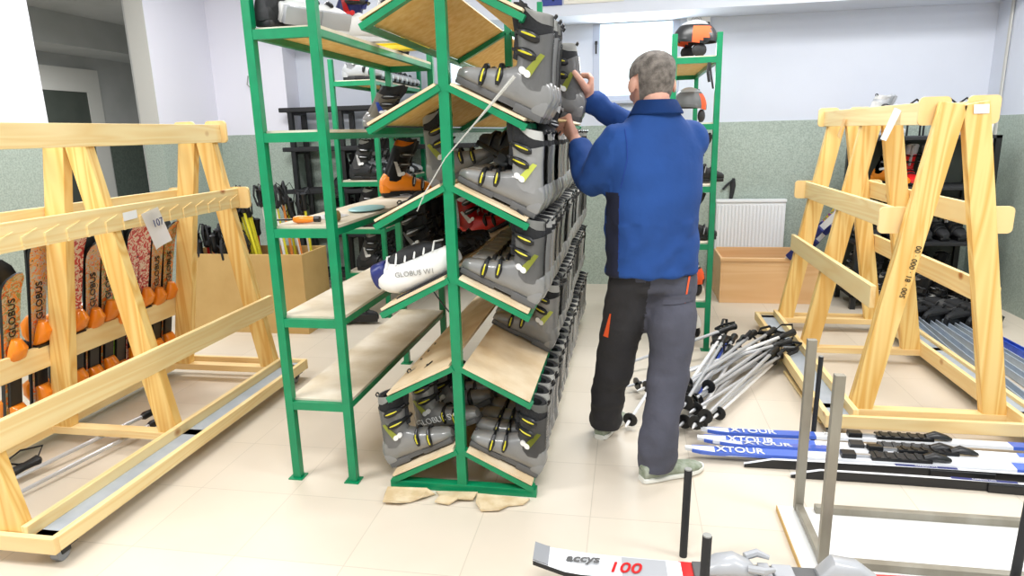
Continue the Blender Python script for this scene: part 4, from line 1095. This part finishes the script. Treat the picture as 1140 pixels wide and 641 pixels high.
# skis leaning in/behind the crate
for i, (a, b, m_, lab) in enumerate((((1.20, 5.95, .12), (1.74, 5.42, 1.0), 'g_multi', 'multicoloured ski leaning out of the crate toward the pine rack'), ((1.30, 6.02, .12), (1.80, 5.5, .96), 'xc_white', 'white ski leaning out of the crate behind the multicoloured one'), ((1.12, 5.9, .1), (1.72, 5.34, .97), 'xc_white', 'white narrow ski leaning out of the crate, lowest one'))):
    t = thing('leaning_ski', lab, 'ski', group='skis leaning in the crate'); L = (V(b) - V(a)).length
    obj('ski_body', ski_mesh(L, .085 if i == 0 else .06, .012, .04), [M[m_], M['navy']], t, True)
    bm = B(); box(bm, .01, .05, -.03, .03, L * .35, L * .5, .008); box(bm, .01, .045, -.03, .03, L * .58, L * .66, .008); obj('binding', bm, M['navy'], t)
    z = (V(b) - V(a)).normalized(); x = V((-.3, -1, .3)); x = (x - z * x.dot(z)).normalized(); y = z.cross(x)
    m = Matrix((x, y, z)).transposed().to_4x4(); m.translation = V(a); t.matrix_world = m
# black thing hanging on the wall over the radiator
t = thing('black_glove', 'black glove-like strap hanging on the wall above the radiator', 'strap', (.90, 6.335, .92))
bm = B(); tube(bm, [(.04, 0, .09), (.035, -.01, .03), (.03, -.012, -.04), (.022, -.008, -.10)], [.012, .024, .02, .014], 8, squash=.5); obj('long_strap', bm, M['blackm'], t, True)
bm = B(); tube(bm, [(.03, -.005, .075), (-.02, -.012, .03), (-.055, -.012, -.01)], [.016, .02, .016], 8, squash=.5); obj('short_strap', bm, M['blackm'], t, True)
# vent box by the window and the signs
t = thing('siren_box', 'small white box with round grille on the wall right of the window', 'siren', (.575, 6.35, 2.365))
bm = B(); box(bm, -.10, .10, -.06, 0, -.07, .07, .012); obj('housing', bm, M['whitep'], t)
bm = B()
for r in (.045, .03, .016): tube(bm, [(-.02 + r * cos(a * PI / 8), -.062, r * sin(a * PI / 8)) for a in range(17)], .003, 6)
obj('round_grille', bm, M['silverp'], t)
bm = B(); tube(bm, [(.0, -.02, .07), (.0, -.02, .12)], .006, 6); obj('cable', bm, M['sign_grey'], t)
t = thing('navy_sign', 'navy square sign with white arrow at the top of the wall', 'sign', (-.655, 5.85, 2.575))
bm = B(); box(bm, -.085, .085, -.012, 0, -.09, .11, .002); obj('sign_panel', bm, M['navy_sign'], t)
bm = B(); prism(bm, [(.012, -.062), (-.05, .02), (-.012, .012), (-.012, .09), (.03, .09), (.03, .012), (.062, .02)], -.002, (0, -.012, 0), X3, Z3); obj('arrow', bm, M['paper'], t)
t = thing('beige_sign', 'beige sign with a grey printed box beside the navy arrow sign', 'sign', (-.31, 5.85, 2.575))
bm = B(); box(bm, -.245, .245, -.012, 0, -.085, .11, .002); obj('sign_panel', bm, M['beige_sign'], t)
bm = B()
for a in ((-.21, .02, -.014, -.012, -.055, -.045), (-.21, -.20, -.014, -.012, -.055, .06), (.01, .02, -.014, -.012, -.055, .06)): box(bm, *a)
obj('printed_box', bm, M['sign_grey'], t)

# ------------------------------------------------------------------ black rack at the left back
t = thing('black_wall_rack', 'black steel rack of three rails against the back wall, left', 'rack', (-2.72, 5.95, 0))
for x in (-.45, .05, .55):
    for y in (.04, .30):
        bm = B(); box(bm, x - .022, x + .022, y - .022, y + .022, 0, 1.73); obj('post', bm, M['black'], t)
for z in (1.735, 1.37, .97, .55, .15):
    bm = B()
    for y in (.0, .14, .28): box(bm, -.55, 1.30, y, y + .055, z - .03, z + .012, .008)
    obj('shelf_rail', bm, M['blackm'], t)
    for x in (-.45, .05, .55):
        bm = B(); box(bm, x - .02, x + .02, .02, .32, z - .055, z - .03); obj('bracket', bm, M['black'], t)
for k in range(5):
    stand('black ski boot, %s from the left on the middle rail of the black rack' % ORD[k], 'dark', -1, (-2.75 + .14 * k, 6.27, 1.385 if k < 0 else .985), math.radians(-90), False, group='boots on the black wall rack')
for k in range(6):
    stand('black ski boot, %s from the left on the second lowest rail of the black rack' % ORD[k], 'dark', -1, (-2.85 + .14 * k, 6.27, .565), math.radians(-90), False, group='boots on the low black rail')
# cable on the left pillar
bm = B(); tube(bm, [(-3.62, 6.085, 2.06), (-3.63, 6.07, 1.98), (-3.58, 6.07, 1.93), (-3.54, 6.08, 2.0), (-3.545, 6.085, 2.14)], .006, 6)
tag(obj('wall_cable', bm, M['sign_grey'], None, True), 'thin grey cable loop on the white pillar at left', 'cable')
# ------------------------------------------------------------------ the man in blue
from mathutils.bvhtree import BVHTree
from mathutils import noise
def person():
    t = thing('person', 'man in blue jacket and grey work trousers lifting a ski boot off the rack', 'person', (.10, 2.80, 0))
    inv = Matrix.Translation((-.10, -2.80, 0))
    def put(o): o.data.transform(inv); return o
    ya = math.radians(29); F = V((-sin(ya), cos(ya), 0)); Lf = V((-cos(ya), -sin(ya), 0)); U = V((0, 0, 1))
    def secs(rows, n=24, p=2.3, rot=(F, Lf)):
        return [ring((c[0], c[1], z), b, a, n, rot[0], rot[1], p) for c, z, a, b in rows]
    def limb(bm, pts, rs, n=16):
        P = [V(p) for p in pts]
        # resample for a smooth bend
        Q, R_ = [], []
        for i in range(len(P) - 1):
            p0, p1, p2, p3 = P[max(i - 1, 0)], P[i], P[i + 1], P[min(i + 2, len(P) - 1)]
            for k in range(5):
                u = k / 5
                Q.append(.5 * ((2 * p1) + (p2 - p0) * u + (2 * p0 - 5 * p1 + 4 * p2 - p3) * u * u + (3 * p1 - p0 - 3 * p2 + p3) * u ** 3)); R_.append(rs[i] + (rs[i + 1] - rs[i]) * u)
        Q.append(P[-1]); R_.append(rs[-1])
        tube(bm, Q, R_, n)
        ball(bm, Q[0], R_[0]); ball(bm, Q[-1], R_[-1])
    # joints
    shL, elL, wrL = V((-.048, 2.725, 1.415)), V((-.150, 2.775, 1.268)), V((-.230, 2.935, 1.425))
    shR, elR, wrR = V((.235, 2.885, 1.415)), V((.075, 3.09, 1.435)), V((-.168, 3.065, 1.592))
    hipL, knL, anL = V((.030, 2.785, .86)), V((-.045, 2.92, .46)), V((-.092, 3.03, .09))
    hipR, knR, anR = V((.175, 2.86, .86)), V((.176, 2.765, .47)), V((.135, 2.645, .09))
    # ---- head frame
    hy = math.radians(22); hp = math.radians(12)
    hf = V((-sin(hy) * cos(hp), cos(hy) * cos(hp), -sin(hp))); hl = V((-cos(hy), -sin(hy), 0)); hu = hf.cross(hl)
    if hu.z < 0: hu = -hu
    HO = V((.096, 2.775, 1.512)); S = 1.05
    hp_ = lambda x, y, z: HO + (hf * x + hl * y + hu * z) * S
    HS = [(0, .058, .022, .022), (.015, .05, .042, .038), (.045, .034, .068, .054), (.08, .018, .086, .065), (.11, .008, .096, .071), (.14, .0, .101, .0755), (.165, -.003, .102, .078), (.19, -.005, .097, .0765), (.21, -.006, .084, .067), (.225, -.006, .065, .052), (.236, -.006, .04, .032), (.240, -.006, .012, .01)]
    def hsec(z):
        for a, b in zip(HS, HS[1:]):
            if z <= b[0]:
                u = (z - a[0]) / (b[0] - a[0]); return [a[i] + (b[i] - a[i]) * u for i in (1, 2, 3)]
        return list(HS[-1][1:])
    # ---- one continuous body
    bm = B()
    loft(bm, [ring(hp_(cx, 0, z), d * S, w_ * S, 24, hf, hl, 2.15) for z, cx, d, w_ in HS])
    ball(bm, hp_(.104, 0, .113), .014, .014, .014); tube(bm, [hp_(.092, 0, .15), hp_(.106, 0, .12)], [.007, .011], 8)      # nose
    for s in (-1, 1):
        ball(bm, hp_(.008 - .012, s * .085, .122), .023, .010, .031, 14, 0, Matrix((hf, hl, hu)).transposed() @ Matrix.Rotation(s * .35, 3, 'Z') @ Matrix.Rotation(-.2, 3, 'Y'))
        ball(bm, hp_(.079, s * .034, .152), .024, .02, .008, 10, 0, Matrix((hf, hl, hu)).transposed())   # brow
        ball(bm, hp_(.07, s * .045, .10), .022)                                                           # cheek
    limb(bm, [hp_(-.018, 0, .07), hp_(-.006, 0, -.01), V((.098, 2.795, 1.44))], [.056, .055, .055])
    c0 = (.10, 2.80)
    loft(bm, secs([(c0, .84, .15, .10), (c0, .95, .15, .10), (c0, 1.1, .145, .095), (c0, 1.3, .165, .10), (c0, 1.42, .14, .075), ((.098, 2.80), 1.47, .07, .05)]))
    limb(bm, [shL, elL, wrL], [.055, .042, .029]); limb(bm, [shR, elR, wrR], [.055, .042, .029])
    limb(bm, [hipL, knL, anL], [.08, .055, .04]); limb(bm, [hipR, knR, anR], [.08, .055, .04])
    for an, d in ((anL, V((.35, .94, 0))), (anR, V((.87, .49, 0)))):
        limb(bm, [an + V((0, 0, -.03)), an + d * .08 + V((0, 0, -.056)), an + d * .13 + V((0, 0, -.060))], [.032, .020, .014])
    # hands : palm, four curled fingers and a thumb each
    def hand(wr, kn, palm_w, fdirs, fingers, thumb):
        side = palm_w.normalized(); ax = (kn - wr).normalized(); nn = ax.cross(side)
        rows = []
        for u, hw, th in ((-.12, .024, .020), (.1, .032, .020), (.4, .042, .019), (.75, .048, .017), (1.0, .046, .014)):
            rows.append(ring(wr + (kn - wr) * u, hw, th, 16, side, nn, 2.6))
        loft(bm, rows)
        for f in fingers:
            P = [V(p) for p in f]; r0 = .0112
            tube(bm, P, [r0 + .001, r0, r0 * .92, r0 * .84, r0 * .7][:len(P)], 10); ball(bm, P[-1], r0 * .74)
            ball(bm, P[1], r0 * 1.04)
        P = [V(p) for p in thumb]
        tube(bm, P, [.020, .0165, .0140, .0118], 10); ball(bm, P[-1], .0118); ball(bm, P[0], .019)
    # left hand : wrist upright, fingers reach away to the left under the heel
    w0 = wrL + V((-.006, .01, .012)); k0 = V((-.272, 2.975, 1.492))
    sd = V((-.2, .62, -.62)).normalized()
    fl = []
    for i, (o_, ln) in enumerate(((-.037, .95), (-.012, 1.05), (.013, 1.0), (.037, .82))):
        b = k0 + sd * o_ - V((.0, .0, .004))
        fl.append([b - (k0 - w0).normalized() * .012, b + V((-.008, .010, .012)), b + V((-.040, .030, .004 - .004 * i)) * ln, b + V((-.068, .044, -.004 - .005 * i)) * ln, b + V((-.086, .054, -.004 - .004 * i)) * ln])
    hand(w0, k0, sd, None, fl, [w0 + V((-.004, .006, .026)), V((-.249, 2.945, 1.478)), V((-.259, 2.952, 1.510)), V((-.263, 2.962, 1.534))])
    # right hand : palm against the back of the cuff, thumb on the near side, fingers round the far side
    w1 = wrR + V((-.014, 0, .012)); k1 = V((-.174, 3.055, 1.676))
    sd1 = V((-.10, 1, .05)).normalized()
    fr = []
    for i, (o_, ln) in enumerate(((-.037, .95), (-.012, 1.0), (.013, .93), (.037, .76))):
        b = k1 + sd1 * o_
        tip = [b - V((0, 0, .012)), b + V((.002, .005, .014)), b + V((-.010, .024 - o_ * .5, .034 * ln)), b + V((-.040 * ln, .048 - o_ * .8, .038 * ln)), b + V((-.066 * ln, .052 - o_ * .85, .030 * ln))]
        fr.append(tip)
    hand(w1, k1, sd1, None, fr, [w1 + V((-.002, -.014, .028)), V((-.196, 3.006, 1.652)), V((-.218, 2.975, 1.686)), V((-.238, 2.963, 1.712))])
    body = put(remesh('body', bm, .0042, 3, M['skin'], t))
    # ---- face details
    for s in (-1, 1):
        bm = B(); ball(bm, hp_(.0865, s * .033, .138), .0115); e = put(obj('eye', bm, M['eye'], t, True))
        bm = B(); ball(bm, hp_(.0945, s * .034, .138), .0055); put(obj('iris', bm, M['iris'], e, True))
        bm = B(); tube(bm, [hp_(.099, s * .018, .160), hp_(.096, s * .036, .165), hp_(.084, s * .055, .160)], [.004, .005, .003], 8); put(obj('eyebrow', bm, M['hair'], t, True))
    bm = B(); tube(bm, [hp_(.092, -.024, .075), hp_(.1035, 0, .077), hp_(.092, .024, .075)], [.003, .006, .003], 8); tube(bm, [hp_(.091, -.02, .070), hp_(.102, 0, .068), hp_(.091, .02, .070)], [.003, .006, .003], 8)
    put(obj('lips', bm, M['lip'], t, True))
    # ---- cropped hair : a thin cap over the skull, cut along the hairline
    bm = B(); rings = []; nz, n = 46, 64
    for i in range(nz + 1):
        z = .03 + (.2395 - .03) * i / nz; cx, d, w_ = hsec(z)
        rings.append([bm.verts.new(p) for p in ring(hp_(cx, 0, z + .0035 * (i / nz)), (d + .0045) * S, (w_ + .0045) * S, n, hf, hl, 2.15)])
    for a, b in zip(rings, rings[1:]):
        for k in range(n):
            ang_ = abs(((k + .5) / n * 360 + 180) % 360 - 180)            # 0 = face, 180 = nape
            zz = .03 + (.2395 - .03) * (rings.index(a) + .5) / nz
            lim = .035 if ang_ > 122 else (.035 + (122 - ang_) / 12 * .05 if ang_ > 110 else (.155 if ang_ > 78 else (.125 if ang_ > 66 else .192)))
            if zz > lim: bm.faces.new((a[k], a[(k + 1) % n], b[(k + 1) % n], b[k]))
    bm.faces.new(rings[-1])
    bmesh.ops.delete(bm, geom=[v for v in bm.verts if not v.link_faces], context='VERTS')
    bmesh.ops.solidify(bm, geom=bm.faces[:], thickness=.006)
    put(obj('hair', bm, M['hair'], t, True))
    # ---- trousers
    bm = B()
    loft(bm, secs([((.102, 2.82), 1.0, .172, .118), ((.102, 2.82), .93, .182, .128), ((.102, 2.82), .86, .180, .130), ((.102, 2.82), .80, .15, .115)]))
    limb(bm, [hipR + V((.012, -.005, -.01)), V((.183, 2.80, .66)), knR + V((.002, -.005, -.03)), V((.150, 2.69, .25)), V((.138, 2.652, .075))], [.112, .104, .088, .083, .083])
    limb(bm, [hipL + V((-.008, .005, -.01)), V((-.008, 2.85, .66)), knL + V((-.003, -.005, -.03)), V((-.078, 2.985, .25)), V((-.096, 3.032, .075))], [.108, .102, .087, .082, .078])
    tr = remesh('trousers', bm, .011, 6, [M['trouser'], M['trouser_shaded']], t)
    # folds : shallow ripples round the knees and hems
    for v in tr.data.vertices:
        c = v.co; q = V((c.x * 5, c.y * 5, c.z * 9)); r = .016 * noise.noise(q) * (1 if c.z < .78 else .4) + .010 * noise.noise(q * 2.3) * (1.2 if c.z < .32 else .6)
        v.co = c + v.normal * r
    bmt = B(); bmt.from_mesh(tr.data)
    bmesh.ops.bisect_plane(bmt, geom=bmt.verts[:] + bmt.edges[:] + bmt.faces[:], plane_co=(0, 0, .052), plane_no=(0, 0, 1), clear_inner=True)
    for f in bmt.faces:
        c = f.calc_center_median(); f.material_index = 1 if (c.x < .02 + .065 * (c.z - .1) / .7 and c.z < .86) or c.x < .03 else 0  # left leg and hip get the colour with shade painted in
    bmt.to_mesh(tr.data); bmt.free()
    tr.data.polygons.foreach_set('use_smooth', [True] * len(tr.data.polygons))
    # ---- jacket
    bm = B()
    loft(bm, secs([((.10, 2.81), .872, .206, .150), ((.10, 2.81), .93, .202, .148), ((.10, 2.805), 1.05, .198, .142), ((.10, 2.80), 1.18, .202, .140), ((.10, 2.80), 1.30, .212, .138), ((.10, 2.80), 1.385, .205, .124), ((.099, 2.80), 1.445, .180, .108), ((.098, 2.80), 1.485, .145, .100), ((.098, 2.797), 1.525, .105, .094), ((.098, 2.795), 1.565, .080, .084)], 32))
    limb(bm, [shL, elL + V((.0, .0, .0)), wrL - (wrL - elL).normalized() * .045], [.086, .073, .053]); limb(bm, [shR, elR, wrR - (wrR - elR).normalized() * .012], [.086, .070, .051])
    jk = remesh('jacket', bm, .010, 6, [M['jacket'], M['jacket_dark']], t)
    for v in jk.data.vertices:
        c = v.co
        q = V((c.x * 6 + c.z * 3, c.y * 5, c.z * 6 - c.x * 4)); r = .012 * noise.noise(q) + (.012 * noise.noise(q * 2.6) if c.x < -.07 or c.z < 1.1 else .004 * noise.noise(q * 2))
        v.co = c + v.normal * r
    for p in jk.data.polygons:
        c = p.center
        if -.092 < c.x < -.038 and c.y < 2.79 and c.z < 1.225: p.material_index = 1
    bj = B(); bj.from_mesh(jk.data)
    bmesh.ops.bisect_plane(bj, geom=bj.verts[:] + bj.edges[:] + bj.faces[:], plane_co=(0, 0, .892), plane_no=(-.02, .10, 1), clear_inner=True)
    bj.to_mesh(jk.data); bj.free()
    jk.data.polygons.foreach_set('use_smooth', [True] * len(jk.data.polygons))
    def bvh(o): return BVHTree.FromPolygons([v.co.copy() for v in o.data.vertices], [tuple(p.vertices) for p in o.data.polygons])
    bj_, bt_ = bvh(jk), bvh(tr)
    def hit(tree, x, z, off, dirn=V((0, 1, 0))):
        o = V((x, 0, z)) if dirn.x == 0 else V((x, 0, z))
        h = tree.ray_cast(V((x, 1.5, z)), dirn)
        return (h[0] + h[1] * off) if h[0] else V((x, 2.7, z))
    def patch(name, tree, quad, m, parent, off=.003, n=8):
        a, b, c, d = [V((q[0], q[1])) for q in quad]; bm = B(); g = []
        for i in range(n + 1):
            row = []
            for j in range(n + 1):
                u, v = i / n, j / n; p = a.lerp(b, u).lerp(d.lerp(c, u), v); row.append(bm.verts.new(hit(tree, p.x, p.y, off)))
            g.append(row)
        for i in range(n):
            for j in range(n): bm.faces.new((g[i][j], g[i + 1][j], g[i + 1][j + 1], g[i][j + 1]))
        return put(obj(name, bm, m, parent, True))
    def seam(name, tree, pts, m, parent, r=.0022):
        P = []
        for (a, b) in zip(pts, pts[1:]):
            for k in range(6): P.append(hit(tree, a[0] + (b[0] - a[0]) * k / 6, a[1] + (b[1] - a[1]) * k / 6, .001))
        bm = B(); tube(bm, P, r, 6); return put(obj(name, bm, m, parent, True))
    seam('shoulder_seam', bj_, [(-.020, 1.47), (-.012, 1.42), (-.008, 1.36), (-.022, 1.29), (-.035, 1.235)], M['seam'], jk)
    seam('back_seam', bj_, [(-.036, 1.22), (-.037, 1.05), (-.037, .92)], M['seam'], jk, .0015)
    patch('thigh_flash', bt_, [(-.100, .585), (-.078, .585), (-.066, .70), (-.072, .70)], M['orange2'], tr)
    patch('hip_piping', bt_, [(.232, .76), (.238, .76), (.256, .868), (.248, .868)], M['orange2'], tr)
    patch('back_pocket', bt_, [(.15, .752), (.272, .765), (.275, .80), (.15, .79)], M['trouser'], tr, .006)
    put(tr); put(jk)
    # folded collar
    bm = B(); cc = V((.097, 2.79, 0)); tl = V((0, 0, 0))
    rows = []
    for z, a, b, k in ((1.52, .080, .080, 0), (1.573, .073, .076, 0), (1.581, .077, .080, 0), (1.577, .084, .088, 0), (1.530, .112, .110, 0), (1.525, .110, .108, 0)):
        rr = ring((cc.x, cc.y, z), b, a, 32, F, Lf, 2.1)
        for p in rr: p.z -= .045 * max(0, (p - V((cc.x, cc.y, z))).dot(F) / .08) + .0
        rows.append(rr)
    loft(bm, rows, cap=False, cap0=False); bmesh.ops.solidify(bm, geom=bm.faces[:], thickness=.003)
    put(obj('collar', bm, M['jacket'], jk, True))
    # ---- shoes
    for heel, d in ((V((-.122, 2.985, 0)), V((.35, .94, 0)).normalized()), (V((.078, 2.605, 0)), V((.87, .49, 0)).normalized())):
        sdv = V((-d.y, d.x, 0)); bm = B(); rows = []
        for x, hw, top in ((-.005, .028, .07), (.01, .034, .085), (.05, .037, .088), (.10, .038, .082), (.15, .043, .066), (.20, .047, .052), (.25, .043, .044), (.28, .028, .036), (.29, .012, .03)):
            rows.append(ring(heel + d * x + V((0, 0, (.016 + top) / 2)), hw, (top - .016) / 2, 18, sdv, U, 2.6))
        loft(bm, rows); sh = put(obj('shoe', bm, M['shoe'], t, True))
        bm = B(); rows = []
        for x, hw in ((-.010, .024), (.0, .034), (.05, .039), (.12, .040), (.20, .050), (.25, .046), (.285, .03), (.298, .012)):
            rows.append(ring(heel + d * x + V((0, 0, .0125 + .006 * max(0, (x - .22) / .08))), hw, .012, 14, sdv, U, 4))
        loft(bm, rows); put(obj('shoe_sole', bm, M['shoesole'], sh, True))
    return t
person()
# label the film piece by his hand
bm = B(); tube(bm, [(-.272, 2.93, 1.512), (-.30, 2.925, 1.512), (-.335, 2.925, 1.522)], [.009, .017, .014], 8, squash=.45)
tag(obj('beige_wrap', bm, M['ply'], None, True), 'beige piece of wrap pinched at the fingertips of the lower hand', 'wrap')
# ------------------------------------------------------------------ light
def area(name, loc, rot, sx, sy, e, col=(1, 1, 1)):
    l = bpy.data.lights.new(name, 'AREA'); l.shape = 'RECTANGLE'; l.size = sx; l.size_y = sy; l.energy = e; l.color = col
    o = bpy.data.objects.new(name, l); C.objects.link(o); o.location = loc; o.rotation_euler = rot
    return o
for x, y, e in ((-2.6, 1.2, 62), (-2.6, 4.2, 44), (.0, .5, 58), (.3, 3.8, 38), (2.2, 1.6, 44), (2.0, 4.6, 38)):
    area('ceiling_lamp_light', (x, y, 2.95), (0, 0, 0), 1.4, .5, e, (1, .99, .97))
area('window_light', (.04, 6.3, 2.1), (math.radians(90), 0, 0), .65, .6, 12, (.9, .96, 1)).rotation_euler = (math.radians(-90), 0, 0)
area('corridor_fill', (-5.0, 5.6, 2.35), (0, 0, 0), .8, .8, 26)  # added fill to lift the dark corridor, stands for no visible lamp
w = bpy.data.worlds.new('world'); bpy.context.scene.world = w; w.use_nodes = True
bg = w.node_tree.nodes['Background']; bg.inputs[0].default_value = (.95, .97, 1, 1); bg.inputs[1].default_value = .6
vs = bpy.context.scene.view_settings
vs.view_transform = 'Standard'; vs.look = 'None'; vs.exposure = .27; vs.gamma = 1.0
